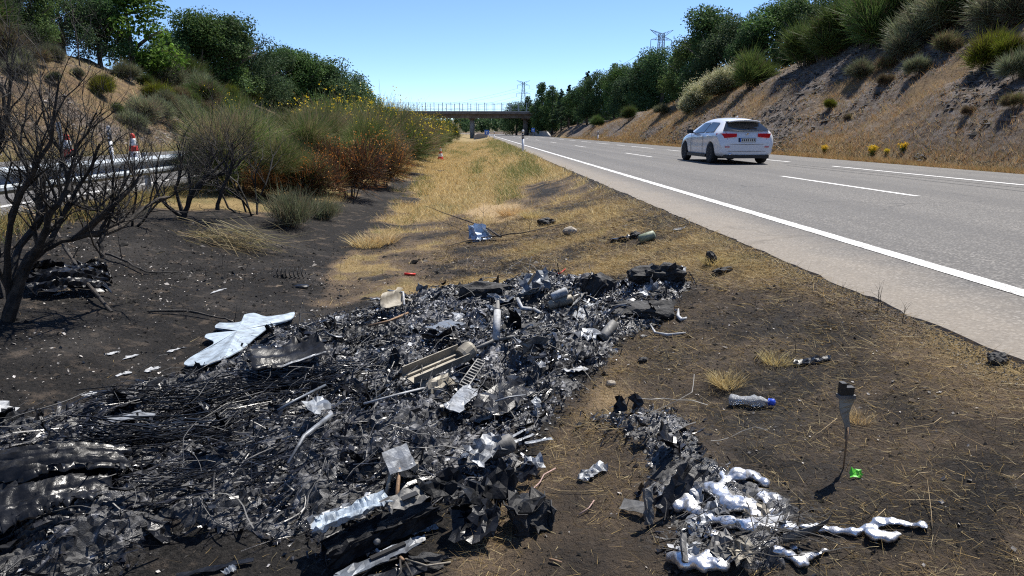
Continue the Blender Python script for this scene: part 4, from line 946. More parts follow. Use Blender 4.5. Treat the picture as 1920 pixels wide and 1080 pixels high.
# ------------------------------------------------------------------ white hatchback
M['car_paint'] = surf('white_car_paint', (.74, .75, .77), (.78, .79, .80), 3, .28, bump=0, coat=.8)
M['car_glass'] = surf('dark_car_glass', (.012, .014, .017), (.02, .023, .026), 3, .06, bump=0, spec=.8)
M['tail_red'] = surf('tail_lamp_red', (.52, .004, .006), (.66, .010, .010), 10, .35, bump=0, spec=.2)
M['tyre'] = surf('tyre_rubber', (.012, .012, .012), (.02, .02, .02), 20, .85, bump=.2)
M['rim'] = surf('dark_alloy', (.10, .10, .11), (.16, .16, .17), 10, .35, .8, bump=0)
M['chrome'] = surf('chrome', (.6, .6, .62), (.7, .7, .72), 10, .15, 1, bump=0)
def car():
    t = thing('parked_car' if False else 'hatchback_car', 'white hatchback car seen from behind driving in the right lane', 'car', (8.32, 21.15, .0045), (0, 0, math.radians(.4)))
    # stations: y, half width low, belt half width, roof half width, z bottom, z belt, z top
    S = [(.02, .70, .76, .60, .34, .55, .62), (.03, .80, .84, .66, .27, .60, .70), (.10, .84, .875, .74, .22, .74, .98), (.20, .86, .895, .70, .20, .93, 1.06), (.36, .875, .90, .58, .19, .97, 1.21), (.52, .885, .90, .51, .185, .975, 1.335),
         (.85, .895, .90, .49, .18, .965, 1.405), (1.45, .895, .895, .50, .18, .945, 1.445), (2.10, .895, .895, .50, .18, .93, 1.43), (2.55, .895, .895, .50, .18, .925, 1.37), (2.95, .895, .89, .60, .18, .92, 1.19), (3.25, .895, .885, .66, .18, .915, 1.00),
         (3.60, .89, .87, .66, .18, .87, .945), (4.00, .87, .83, .62, .19, .79, .86), (4.25, .80, .74, .52, .22, .66, .72), (4.33, .62, .58, .42, .28, .56, .60)]
    V = []
    for (y, wl_, wb, wr, zb, zt, zr) in S:
        half = [(0, zb), (wl_*.72, zb), (wl_*.96, zb+.05), (wl_, zb+(zt-zb)*.35), (wl_*.985, zb+(zt-zb)*.60), (wb, zb+(zt-zb)*.83), (wb*.965, zt), (wr+(wb*.95-wr)*.25, zt+(zr-zt)*.72), (wr*.93, zt+(zr-zt)*.93), (wr*.5, zr-.002), (0, zr)]
        ring = [(x, y, z) for x, z in half]+[(-x, y, z) for x, z in half[1:-1]][::-1]
        V += ring
    k = 20; n = len(S)
    F = [(i*k+j, i*k+(j+1) % k, (i+1)*k+(j+1) % k, (i+1)*k+j) for i in range(n-1) for j in range(k)]+[tuple(range(k))[::-1], tuple(range((n-1)*k, n*k))]
    me = MB().add(V, F).mesh('tmp', None, True); o = link('tmp', me)
    sb = o.modifiers.new('s', 'SUBSURF'); sb.levels = 2; sb.render_levels = 2
    cut = MB()
    for yy in (.82, 3.50):
        for s in (-1, 1): cut.lathe([(.365, -.16), (.365, .16)], 32, Matrix.Translation((s*.84, yy, .325)) @ Matrix.Rotation(math.pi/2, 4, 'Y'))
    co_ = cut.build('tmpcut', None); b = o.modifiers.new('b', 'BOOLEAN'); b.object = co_; b.operation = 'DIFFERENCE'; b.solver = 'EXACT'
    me = baked(o); bpy.data.objects.remove(co_)
    me.materials.clear(); me.materials.append(M['car_paint']); me.name = 'body'
    body = link('body', me, t)
    # glass panels lofted just outside the body
    def patch(name, rows_, mat, parent=t):
        m = MB(); kk = len(rows_[0]); m.add([p_ for r in rows_ for p_ in r], [(i*kk+j, i*kk+j+1, (i+1)*kk+j+1, (i+1)*kk+j) for i in range(len(rows_)-1) for j in range(kk-1)])
        return m.build(name, mat, parent, True)
    def sidept(y, u, off=.004):
        a = np.array([(q[0], q[2], q[3], q[5], q[6]) for q in S]); wb, wr, zt, zr = [np.interp(y, a[:, 0], a[:, c]) for c in (1, 2, 3, 4)]
        x0, z0 = wb*.962, zt+.005; x1, z1 = wr+(wb*.95-wr)*.25, zt+(zr-zt)*.72
        return (x0+(x1-x0)*u+off, y, z0+(z1-z0)*u)
    for s in (-1, 1):
        for y0, y1, u0 in ((.62, 1.52, 0), (1.58, 2.72, 0)):
            rows_ = []
            for u in np.linspace(.06, .97, 6):
                r = []
                for y in np.linspace(y0+(.30*(1-(1-u)**2)*0 + (.16*abs(u-.0) if y0 < 1 else 0)), y1-(.42*u if y1 > 2 else 0), 9):
                    p_ = sidept(y, u, .012); r.append((s*p_[0], p_[1], p_[2]))
                rows_.append(r)
            patch('side_window', rows_, M['car_glass'])
    # rear glass, spoiler, tail lamps, plate, bumper details
    rows_ = []
    for u in np.linspace(0, 1, 6):
        y = .13+u*.36; z = 1.005+u*.265; w = .73-.20*u
        rows_.append([(x*w, y-.045+.10*abs(x)**2.4-.02, z+.016) for x in np.linspace(-1, 1, 13)])
    patch('rear_window', rows_, M['car_glass'])
    rows_ = [[(x*(.50), .22+.13*abs(x)**2+dy, 1.305+dz-.045*abs(x)**2) for x in np.linspace(-1, 1, 13)] for dy, dz in ((.32, .06), (.0, .045), (-.01, .02), (.25, -.02))]
    patch('roof_spoiler', rows_, M['car_paint'])
    for s in (-1, 1):
        rows_ = [[(s*x, .045+.30*max(0, (x-.62)/.27)**2.2+.02*q_-.012, z0+.0*q_) for x in np.linspace(.33, .885, 10)] for q_, z0 in ((1.0, .935), (.45, .875), (0, .785))]
        rows_[2] = [(a, b, c+.05*(1-(abs(a)-.33)/.555)) for a, b, c in rows_[2]]
        lamp = patch('tail_lamp', rows_, M['tail_red'])
        rows_ = [[(s*x, .005+.25*max(0, (x-.62)/.25)**2.2-.004, z0) for x in np.linspace(.55, .84, 6)] for z0 in (.545, .515)]
        patch('bumper_reflector', rows_, M['tail_red'])
    MB().box((0, .035, .735), (.54, .03, .125)).build('plate_recess', M['black_plastic'], t)
    M['plate'] = surf('number_plate', (.60, .60, .56), (.68, .68, .64), 9, .5, bump=0)
    pl = MB().box((.02, .012, .735), (.46, .02, .10)).build('number_plate', M['plate'], t)
    MB().box((-.22, .0115, .735), (.04, .022, .10)).build('blue_strip', M['blue_sign'], pl)
    for q in range(7): MB().box((-.155+q*.058+(.02 if q > 3 else 0), .000, .735), (.03, .006, .06)).build('plate_character', M['black_plastic'], pl)
    MB().lathe([(.04, 0), (.04, .012), (.03, .016)], 18, Matrix.Translation((0, .055, .93)) @ Matrix.Rotation(math.pi/2, 4, 'X')).build('badge', M['chrome'], t)
    MB().box((0, .05, .235), (1.40, .14, .10)).build('rear_valance', M['black_plastic'], t)
    MB().tube([(-.52, -.03, .30), (-.52, .25, .30)], .045, 12).build('exhaust_pipe', M['chrome'], t, True)
    MB().box((0, 2.1, .22), (1.5, 3.6, .10)).build('underbody', M['black_plastic'], t)
    for s in (-1, 1):
        m = MB().box((s*.99, 2.62, 1.0), (.20, .09, .13)); m.box((s*.89, 2.64, .95), (.10, .05, .04)); m.build('door_mirror', M['black_plastic'], t)
        MB().tube([(s*.905, 1.62, .83), (s*.925, 1.70, .835), (s*.905, 1.80, .835)], .014, 6).build('door_handle', M['car_paint'], t)
        MB().tube([(s*.905, .98, .86), (s*.925, 1.06, .865), (s*.905, 1.16, .865)], .014, 6).build('door_handle', M['car_paint'], t)
        MB().box((s*.86, 2.16, .235), (.10, 1.9, .10)).build('sill', M['black_plastic'], t)
        for yy in (.82, 3.50):
            mt = Matrix.Translation((s*.80, yy, .325)) @ Matrix.Rotation(s*math.pi/2, 4, 'Y')
            w = MB().lathe([(.21, -.10), (.30, -.105), (.322, -.08), (.325, 0), (.322, .08), (.30, .105), (.21, .10)], 32, mt).build('wheel', M['tyre'], t, True)
            r = MB(); r.lathe([(.22, .06), (.215, .09), (.20, .09), (.195, .05), (.04, .06), (.035, .085)], 28, mt)
            r.build('rim', M['rim'], w)
            for q in range(10):
                a = q*math.pi/5; c1 = mt @ Vector((.04*math.cos(a), .04*math.sin(a), .085)); c2 = mt @ Vector((.205*math.cos(a+.1), .205*math.sin(a+.1), .095))
                MB().tube([c1, c2], .012, 4).build('spoke', M['rim'], w)
    for s in (-1, 1):
        MB().tube([(s*.60, .045, .60), (s*.62, .05, .74), (s*.64, .09, .95), (s*.70, .18, 1.05)], .006, 4).build('tailgate_seam', M['black_plastic'], t)
        for yy in (1.55, 2.75): MB().tube([(s*.897, yy+(0 if yy > 2 else -.02), .30), (s*.905, yy, .60), (s*.895, yy, .92)], .005, 4).build('door_seam', M['black_plastic'], t)
    MB().tube([(-.78, .10, .615), (-.55, .028, .61), (0, .012, .605), (.55, .028, .61), (.78, .10, .615)], .006, 4).build('bumper_seam', M['black_plastic'], t)
    MB().tube([(-.60, .02, .40), (0, .0, .395), (.60, .02, .40)], .006, 4).build('diffuser_line', M['black_plastic'], t)
    MB().tube([(0, .16, 1.06), (.05, .13, 1.085), (.32, .15, 1.09)], .012, 5).build('wiper', M['black_plastic'], t)
    MB().add([(0, .9, 1.44), (.02, 1.12, 1.44), (-.02, 1.12, 1.44), (0, .92, 1.50)], [(0, 1, 3), (1, 2, 3), (2, 0, 3)]).build('antenna_fin', M['car_paint'], t)
car()
# ------------------------------------------------------------------ burnt shrubs and branches
def grow(mb, p, d, L, r, depth, rnd, up=.25, fine=None):
    """recursive crooked twig"""
    n = 4 if depth > 1 else 3; pts = [p]; rad = [r]; q = p.copy(); dd = d.normalized()
    for i in range(n):
        dd = (dd+Vector((rnd.gauss(0, .26), rnd.gauss(0, .26), rnd.gauss(0, .22)+up*.35))).normalized()
        q = q+dd*(L/n); pts.append(q.copy()); rad.append(r*(1-(i+1)/n*.55))
        if depth > 0 and i > 0:
            for _ in range(2 if rnd.random() < .75 else 1):
                s = (dd+Vector((rnd.gauss(0, .75), rnd.gauss(0, .75), rnd.gauss(.15, .5)))).normalized()
                grow(mb, q.copy(), s, L*rnd.uniform(.45, .75), r*(1-(i+1)/n*.5)*.6, depth-1, rnd, up)
    mb.tube(pts, rad, 6 if r > .012 else (4 if r > .005 else 3), False)
def limb(mb, pts, r0, r1, rnd, kids, depth, klen, smooth=3, up=.3, t0=.25):
    P = [Vector(p) for p in pts]; Q = []
    for i in range(len(P)-1):
        a, b, c, d = P[max(i-1, 0)], P[i], P[i+1], P[min(i+2, len(P)-1)]
        for j in range(smooth):
            t = j/smooth; Q.append(.5*((2*b)+(c-a)*t+(2*a-5*b+4*c-d)*t*t+(3*b-a-3*c+d)*t**3)+Vector((rnd.gauss(0, .006), rnd.gauss(0, .006), rnd.gauss(0, .006))))
    Q.append(P[-1]); n = len(Q); rad = [r0+(r1-r0)*i/(n-1) for i in range(n)]
    rad = [q*.78*rnd.uniform(.88, 1.14) for q in rad]
    mb.tube(Q, rad, 8, True)
    for k in range(kids):
        u = t0+(1-t0)*(k+rnd.random())/kids; i = min(n-2, int(u*(n-1))); d = (Q[i+1]-Q[i]).normalized()
        s = (d*.7+Vector((rnd.gauss(0, .6), rnd.gauss(0, .5), abs(rnd.gauss(.5, .5))))).normalized()
        grow(mb, Q[i], s, klen*rnd.uniform(.6, 1.2), rad[i]*.55, depth, rnd, up)
def zpt(zx, zy, Y):   # a point of the left zoom (4.174x, origin 0,240) at distance Y
    return at_y(zx/4.174, 240+zy/4.174, Y)
rnd = random.Random(3)
b0 = spot(14, 600)
t = thing('burnt_shrub', 'large charred bare shrub with crooked branches at the left edge', 'shrub', tuple(b0))
limbs = [
    ([tuple(b0), at_y(30, 540, b0[1]), at_y(60, 480, b0[1]+.05), zpt(330, 940, b0[1]+.1)], .058, .042, 3, 2),
    ([at_y(40, 520, b0[1]), zpt(330, 945, b0[1]+.15), zpt(560, 870, b0[1]+.3), zpt(760, 830, b0[1]+.4), zpt(960, 770, b0[1]+.6), zpt(1180, 590, b0[1]+.9), zpt(1330, 540, b0[1]+1.1)], .042, .014, 9, 3),
    ([at_y(60, 480, b0[1]), zpt(400, 860, b0[1]+.1), zpt(490, 700, b0[1]+.2), zpt(610, 470, b0[1]+.3), zpt(720, 290, b0[1]+.3), zpt(780, 120, b0[1]+.2)], .032, .008, 9, 3),
    ([at_y(50, 500, b0[1]), zpt(340, 840, b0[1]-.1), zpt(410, 640, b0[1]-.15), zpt(520, 480, b0[1]-.1), zpt(500, 260, b0[1]), zpt(380, 20, b0[1]), zpt(330, -200, b0[1])], .036, .007, 11, 3),
    ([zpt(560, 870, b0[1]+.3), zpt(760, 720, b0[1]+.35), zpt(940, 560, b0[1]+.4), zpt(1060, 430, b0[1]+.45), zpt(1120, 330, b0[1]+.5)], .026, .009, 7, 2),
    ([at_y(20, 545, b0[1]), zpt(150, 920, b0[1]+.2), zpt(330, 700, b0[1]+.3), zpt(260, 420, b0[1]+.3), zpt(150, 150, b0[1]+.4), zpt(40, -150, b0[1]+.5), zpt(-40, -480, b0[1]+.5)], .040, .008, 12, 3),
    ([zpt(790, 830, b0[1]+.42), zpt(860, 640, b0[1]+.5), zpt(895, 350, b0[1]+.5), zpt(850, 180, b0[1]+.5)], .018, .006, 6, 2),
    ([zpt(790, 830, b0[1]+.42), zpt(785, 940, b0[1]+.35), zpt(800, 1020, b0[1]+.3)], .024, .020, 1, 1),
    ([at_y(15, 560, b0[1]), at_y(20, 420, b0[1]-.2), at_y(60, 330, b0[1]-.3), at_y(100, 230, b0[1]-.3), at_y(110, 140, b0[1]-.3)], .034, .006, 12, 3),
    ([at_y(0, 560, b0[1]), at_y(-40, 400, b0[1]+.2), at_y(0, 260, b0[1]+.3), at_y(20, 150, b0[1]+.3), at_y(-10, 70, b0[1]+.2)], .036, .006, 14, 3),
    ([zpt(520, 560, b0[1]+.2), zpt(700, 640, b0[1]+.3), zpt(800, 610, b0[1]+.4), zpt(900, 470, b0[1]+.5)], .016, .006, 5, 2),
    ([zpt(480, 300, b0[1]), zpt(620, 130, b0[1]+.1), zpt(700, 0, b0[1]+.1), zpt(760, -120, b0[1])], .016, .005, 8, 2),
]
for pts, r0, r1, kids, dep in limbs:
    m = MB(); limb(m, [Vector(p)-Vector(b0) for p in pts], r0, r1, rnd, int(kids*1.3), dep, .38, up=.4); m.build('branch', M['burnt_pale'] if r1 > .008 else M['burnt'], t)
# second burnt shrub against the hedge
b1 = spot(345, 408); t = thing('burnt_shrub', 'smaller charred shrub leaning right in front of the guardrail end', 'shrub', tuple(b1))
Y1_ = b1[1]
for pts, r0, r1, kids in [([tuple(b1), zpt(1480, 560, Y1_), zpt(1570, 420, Y1_), zpt(1700, 310, Y1_+.2), zpt(1800, 180, Y1_+.3)], .055, .012, 7), ([zpt(1500, 540, Y1_), zpt(1640, 400, Y1_+.2), zpt(1800, 330, Y1_+.3), zpt(1950, 200, Y1_+.4)], .04, .01, 7),
                          ([tuple(b1), zpt(1380, 480, Y1_), zpt(1420, 300, Y1_), zpt(1380, 120, Y1_-.1)], .04, .008, 6), ([tuple(b1), zpt(1260, 560, Y1_-.2), zpt(1220, 380, Y1_-.2), zpt(1260, 180, Y1_-.2)], .035, .007, 5), ([zpt(1700, 640, Y1_), zpt(1740, 480, Y1_), zpt(1800, 340, Y1_), zpt(1820, 120, Y1_)], .04, .01, 9)]:
    m = MB(); limb(m, [Vector(p)-Vector(b1) for p in pts], r0, r1, rnd, kids, 3, .55, up=.3); m.build('branch', M['burnt'], t)
# third: charred stems at hedge foot
for i, (px, py, hh, ds) in enumerate([(470, 402, 1.3, 'thin charred stems standing under the near hedge end'), (250, 420, 1.1, 'thin charred bush between the large burnt shrub and the guardrail'), (150, 405, 1.0, 'thin blackened stems close to the guardrail post')]):
    b = spot(px, py); t = thing('burnt_bush', ds, 'shrub', tuple(b), group='charred stems near the guardrail')
    for k in range(6):
        m = MB(); a = rnd.uniform(0, 6.28); d = Vector((math.cos(a)*.35, math.sin(a)*.35, 1))
        grow(m, Vector((math.cos(a)*.1, math.sin(a)*.1, -.05)), d, hh*rnd.uniform(.7, 1.1), .018, 2, rnd, .3); m.build('stem', M['burnt'], t)
# branches lying on the ground
def lying(name, label, pts, r0, r1, mat, kids=2, klen=.2, tipmat=None):
    W = []
    for px, py, dz in pts:
        q = spot(px, py); W.append(Vector((q[0], q[1], float(H(q[0], q[1]))+dz)))
    b = W[0].copy(); m = MB(); limb(m, [w-b for w in W], r0, r1, rnd, kids, 1, klen, up=.1)
    t = thing(name, label, 'branch', b, group='branches lying on the ground'); m.build('wood', mat, t)
    return t, W
lying('fallen_branch', 'thin black branch on the burnt ground left of the pale melted panel', [(280, 588, .02), (350, 592, .03), (410, 602, .03), (447, 612, .02)], .016, .008, M['burnt'], 2, .12)
tb, W = lying('fallen_branch', 'charred bough arching to the ground in front of the black wreck part', [(210, 585, .01), (165, 555, .12), (130, 510, .22), (105, 488, .34), (70, 480, .42)], .018, .022, M['burnt_pale'], 3, .14)
M['fresh_wood'] = surf('split_pale_wood', (.42, .28, .14), (.60, .44, .26), 30, .8)
MB().tube([W[-2]-W[0], W[-1]-W[0], W[-1]-W[0]+Vector((-.08, 0, .06))], [.016, .02, .004], 6).build('split_end', M['fresh_wood'], tb)
lying('fallen_branch', 'crooked charred branch on the ground right of the large burnt shrub', [(200, 485, .05), (240, 500, .04), (275, 515, .03), (340, 515, .02)], .016, .006, M['burnt'], 5, .2)
lying('fallen_branch', 'dry grey branch lying across the crumpled blue box', [(940, 452, .06), (900, 442, .16), (850, 420, .14), (800, 398, .12)], .018, .006, M['burnt_pale'], 5, .35)
lying('fallen_branch', 'long thin dry branch to the right of the crumpled blue box', [(900, 452, .05), (960, 450, .08), (1010, 440, .08), (1080, 420, .03)], .012, .004, M['burnt_pale'], 4, .25)
lying('fallen_branch', 'thin dry branch pointing left below the crumpled blue box', [(930, 455, .04), (880, 458, .05), (830, 466, .03)], .012, .004, M['burnt_pale'], 3, .2)
# cut pale broom twigs
b = spot(432, 462); mb = MB()
t = thing('broom_twigs', 'heap of pale dry broom twigs lying on the burnt ground', 'twigs', tuple(b))
n = 260; P = np.stack([R.normal(0, .28, n), R.normal(0, .14, n), np.abs(R.normal(.06, .09, n))], 1); D = norm(np.stack([R.normal(.9, .25, n), R.normal(-.35, .35, n), R.normal(-.05, .22, n)], 1)); P -= D*.35
V, F, o = ribbons(P, D, R.uniform(.4, .95, n), .007, bend=np.stack([R.normal(0, .06, n), R.normal(0, .06, n), R.normal(-.08, .06, n)], 1), segs=3, tip=.4)
link('twigs', np_mesh('twigs', V, F, M['grass'], col_jit((.27, .22, .12), n, .35)[o]), t)['kind'] = 'stuff'
# unburnt straw tufts
TUFT = [clump_proto(400, 420, .34, .16, .006, STRAW*1.05, .7), clump_proto(401, 300, .26, .13, .005, STRAW, .6)]
R = np.random.default_rng(80)
for px, py, s, k, ds in [(690, 462, 1.3, 0, 'bright straw tuft left on the burnt ground, left one of two'), (720, 455, 1.1, 0, 'bright straw tuft left on the burnt ground, right one of two'), (1368, 722, .55, 1, 'small straw tuft above the plastic bottle'), (1352, 716, .4, 1, 'tiny straw tuft left of the one above the bottle'),
                         (1610, 790, .35, 1, 'small pale straw tuft beside the upright torn stake'), (1455, 680, .5, 1, 'scorched straw tuft next to the flat black strip'), (960, 402, 1.2, 0, 'yellow grass tuft at the edge of the sandy patch'), (1000, 408, 1.0, 0, 'yellow grass tuft right of the sandy patch'),
                         (1340, 495, .7, 1, 'dry grass tuft by the blackened stub near the road')]:
    q = spot(px, py); t = thing('straw_tuft', ds, 'grass tuft', (q[0], q[1], float(H(q[0], q[1]))), (0, 0, random.random()*6), 'unburnt straw tufts', (s*1.15, s*.9, s*.62)); link('blades', TUFT[k], t)['kind'] = 'stuff'
STK = ['taller of the pair by the asphalt edge at the right', 'shorter of the pair by the asphalt edge at the right', 'standing alone at the asphalt edge nearest the right border', 'on bare burnt soil above the pale melted panel, far left one', 'on burnt soil close above the melted panel',
       'at the asphalt edge left of the pair', 'beside the flat black strip on the right slope', 'left of the flat black strip on the right slope', 'right of the coil spring in the scorched grass', 'below the heap of pale broom twigs', 'just right of the stalk below the broom twigs', 'closest under the heap of pale broom twigs']
# thin burnt plant stalks still upright
for i, (px, py, h) in enumerate([(1643, 580, .15), (1652, 580, .13), (1690, 600, .10), (345, 600, .2), (498, 585, .16), (1578, 552, .08), (1494, 665, .10), (1415, 680, .1), (640, 520, .3), (430, 560, .3), (455, 540, .35), (415, 500, .3)]):
    q = spot(px, py); m = MB(); grow(m, Vector((0, 0, -.02)), Vector((.05, 0, 1)), h, .0028, 1, rnd, .3)
    lab(m.build('burnt_stalk', M['burnt'], None, loc=(q[0], q[1], float(H(q[0], q[1])))), f'thin burnt plant stalk, {STK[i]}', 'stalk', 'burnt stalks')

# burnt stubble left standing over the scorched ground
n = 26000
Y = 1.5+R.beta(1.1, 1.7, n)*10; X = R.uniform(-5.6, 1.6, n); c, s, hp = zones(X, Y); k = (c > .5) & (hp < .25) & (R.random(n) < .25+.75*sstep(.4, .6, fbm(X*1.5, Y*1.5, 98))); X, Y = X[k], Y[k]; n = len(X)
grass('burnt_stubble', 'short black stubble of burnt grass on the scorched soil', X, Y, R.uniform(.012, .05, n), .0035*np.clip(Y/4, .8, 2), np.array([(.012, .010, .009), (.03, .024, .018), (.09, .065, .04)])[R.choice(3, n, p=[.6, .28, .12])], lean=.6, segs=1)
# ------------------------------------------------------------------ burnt wreckage: materials
def glossy_char(name, c1, c2, r1, r2, scale=25, metal=0.0, spec=.7, bump=.35, useattr=False, bd=.006):
    m, nt, p, out = newmat(name); v = objcoord(nt)
    f = noise_n(nt, scale, 5, .7, v)
    c = ramp(nt, f, .42, .72, c1, c2)
    if useattr:
        a = N(nt, 'ShaderNodeAttribute'); a.attribute_name = 'Col'; c = mixc(nt, 1.0, c, a.outputs['Color'], 'MULTIPLY')
    nt.links.new(c, p.inputs['Base Color'])
    mr = nt.nodes.new('ShaderNodeMapRange'); mr.inputs['From Min'].default_value = .3; mr.inputs['From Max'].default_value = .7
    mr.inputs['To Min'].default_value = r1; mr.inputs['To Max'].default_value = r2; nt.links.new(noise_n(nt, scale*.6, 3, .6, v), mr.inputs['Value'])
    nt.links.new(mr.outputs[0], p.inputs['Roughness']); p.inputs['Metallic'].default_value = metal; p.inputs['Specular IOR Level'].default_value = spec
    nt.links.new(bump_n(nt, noise_n(nt, scale*2, 4, .7, v), bump, bd), p.inputs['Normal'])
    return m
M['char_gloss'] = glossy_char('charred_glossy_laminate', (.006, .006, .007), (.022, .022, .025), .14, .55, 14, spec=.42, useattr=True)
M['char_sheet'] = glossy_char('charred_sheet', (.006, .0065, .008), (.020, .021, .025), .20, .46, 12, spec=.28, bump=.5)
M['char_dull'] = glossy_char('charred_dull_sheet', (.006, .0065, .0075), (.024, .024, .026), .38, .62, 14, spec=.14, bump=.6)
M['straw_stalk'] = surf('straw_stalk', (.26, .19, .10), (.40, .30, .17), 30, .8)
M['char_matt'] = glossy_char('charred_matt', (.008, .008, .008), (.05, .047, .045), .7, .95, 22, bump=.8, bd=.012)
M['ash'] = plant('grey_ash', 0, .9, 0)
M['bare_alu'] = glossy_char('scorched_aluminium', (.26, .275, .295), (.04, .04, .042), .42, .65, 15, .45, bump=.4)
M['pale_panel'] = glossy_char('pale_blistered_panel', (.36, .43, .50), (.13, .145, .155), .45, .7, 11, .05, bump=.5)
M['grey_plate'] = glossy_char('scorched_grey_plate', (.13, .15, .18), (.035, .037, .04), .40, .62, 12, .25, bump=.4)
M['tan_metal'] = glossy_char('heat_tanned_metal', (.30, .27, .21), (.14, .12, .095), .5, .75, 10, .2, bump=.4)
M['grey_metal'] = glossy_char('sooty_grey_metal', (.17, .165, .155), (.035, .034, .032), .55, .8, 14, .2, bump=.4)
M['white_soot'] = glossy_char('chalky_white', (.42, .43, .44), (.11, .11, .11), .6, .85, 14, bump=.4)
M['melt'] = glossy_char('molten_aluminium', (.72, .73, .76), (.14, .137, .132), .22, .50, 15, .82, bump=.45, bd=.008)
M['rust'] = glossy_char('rusty_steel', (.28, .17, .09), (.12, .08, .055), .6, .8, 20, .3, bump=.4)
M['copper_wire'] = surf('pinkish_wire', (.42, .28, .24), (.30, .20, .17), 30, .6)
M['green_scrap'] = surf('bright_green_plastic', (.10, .55, .03), (.14, .66, .05), 12, .5)
M['blue_cap'] = surf('blue_cap', (.02, .06, .45), (.03, .09, .55), 12, .4)
M['stone'] = surf('pale_stone', (.26, .22, .17), (.40, .35, .28), 18, .9)
M['pale_blue'] = surf('pale_blue_plastic', (.36, .47, .62), (.55, .63, .72), 10, .5, bump=.3)
M['olive_plastic'] = surf('olive_plastic', (.16, .19, .11), (.28, .31, .22), 14, .55)
R = np.random.default_rng(90)

def heap_pts(n, box=(-6.5, 2.2, 1.2, 8.5), pw=1.0, extra=None, thr=.15):
    X = R.uniform(box[0], box[1], n*4); Y = R.uniform(box[2], box[3], n*4); m = heap_mask(X, Y)
    if extra is not None: m = m*extra(X, Y)
    k = R.random(len(X)) < np.where(m > thr, m**pw, 0); X, Y = X[k][:n], Y[k][:n]
    return X, Y, H(X, Y)
# direction of the long laminate strands (from lower left towards the upper right)
_a, _b = spot(150, 880)[:2], spot(760, 720)[:2]; SD = (_b-_a)/np.linalg.norm(_b-_a); SANG = math.atan2(SD[1], SD[0])
def left_w(X, Y):   # 1 in the strand-rich lower left, 0 in the ashy upper right
    return sstep(1.2, -1.2, (X-_a[0])*SD[0]+(Y-_a[1])*SD[1]-1.6)
def strand_set(n, lmin, lmax, wmin, wmax, align, lift, segs, curl, ext=None, tone=(.6, 1.8), tilt=.25):
    X, Y, Z = heap_pts(n, extra=ext); n = len(X)
    ang = np.where(R.random(n) < align, SANG+R.normal(0, .28, n), R.uniform(0, 6.28, n))
    D = norm(np.stack([np.cos(ang), np.sin(ang), R.normal(0, tilt, n)], 1)); L = R.uniform(lmin, lmax, n)*R.uniform(.5, 1, n)
    up = np.tile([0, 0, 1.0], (n, 1))+R.normal(size=(n, 3))*.45
    side = norm(np.cross(D, up)); nn = np.cross(side, D)
    P = np.stack([X, Y, Z+R.random(n)**1.6*lift+.004], 1)-D*(L*.5)[:, None]
    V, F, o = ribbons(P, D, L, R.uniform(wmin, wmax, n), bend=nn*(R.normal(0, curl, n)*L)[:, None]+side*(R.normal(0, curl*.6, n)*L)[:, None], segs=segs, tip=.75, side=side, mid=nn*(R.normal(0, curl*.7, n)*L)[:, None])
    gz_ = H(V[:, 0], V[:, 1]); V[:, 2] = np.maximum(V[:, 2], gz_+.001+.004*R.random(len(V)))
    g = R.uniform(*tone, n)[:, None]*np.array([[1, 1, 1.06]])
    return V, F, g[o]
M_POLY = gpoly([(1232, 900), (1340, 880), (1480, 890), (1530, 1000), (1560, 1090), (1235, 1100)])
def thin_b(X, Y): return 1-.88*sstep(-.03, .05, polydist(X, Y, M_POLY))
def edge_boost(X, Y): return (.22+.78*left_w(X, Y))*thin_b(X, Y)
V, F, C = cat_vf([strand_set(15000, .02, .10, .003, .013, .3, .035, 3, .5, thin_b), strand_set(4200, .05, .20, .006, .024, .5, .05, 4, .32, edge_boost), strand_set(5500, .12, .45, .002, .008, .85, .06, 6, .12, left_w), strand_set(500, .08, .24, .02, .05, .6, .07, 5, .24, edge_boost)])
lab(link('charred_shreds', np_mesh('charred_shreds', V, F, M['char_gloss'], C)), 'glossy black shreds and strips heaped over the whole burnt wreck', 'debris', kind='stuff')
# fused crust of melted and burnt material under the loose pieces
cm_, nt, p, out = newmat('fused_crust'); a_ = N(nt, 'ShaderNodeAttribute'); a_.attribute_name = 'Col'; v_ = objcoord(nt)
nt.links.new(mixc(nt, .7, a_.outputs['Color'], ramp(nt, noise_n(nt, 70, 4, .7, v_), .3, .7, (.4, .4, .4), (1.5, 1.5, 1.5)), 'MULTIPLY'), p.inputs['Base Color'])
mr_ = nt.nodes.new('ShaderNodeMapRange'); mr_.inputs['From Min'].default_value = .35; mr_.inputs['From Max'].default_value = .65; mr_.inputs['To Min'].default_value = .14; mr_.inputs['To Max'].default_value = .7
nt.links.new(noise_n(nt, 9, 4, .6, v_), mr_.inputs['Value']); nt.links.new(mr_.outputs[0], p.inputs['Roughness']); p.inputs['Specular IOR Level'].default_value = .5
nt.links.new(bump_n(nt, noise_n(nt, 130, 4, .75, v_), .6, .006), p.inputs['Normal'])
st = .0135; cx = np.arange(-6.6, 2.1, st); cy = np.arange(1.25, 8.4, st); CX, CY = np.meshgrid(cx, cy); m_ = heap_mask(CX.ravel(), CY.ravel()).reshape(CX.shape)
ca, sa = SD; U_ = CX*ca+CY*sa; W_ = -CX*sa+CY*ca; lw_ = left_w(CX, CY)
def ridge(x, y, s): return 1-np.abs(2*vnoise(x, y, s)-1)
al = lw_*.75+.25     # strands run along one direction on the left
rg_ = .5*ridge(U_*(9-6*al), W_*(9+7*al), 201)**2+.32*ridge(U_*(19-11*al), W_*(20+14*al), 202)**1.5+.28*vnoise(U_*34, W_*40, 203)
pit = sstep(.52, .30, fbm(CX*3.1, CY*3.1, 204))
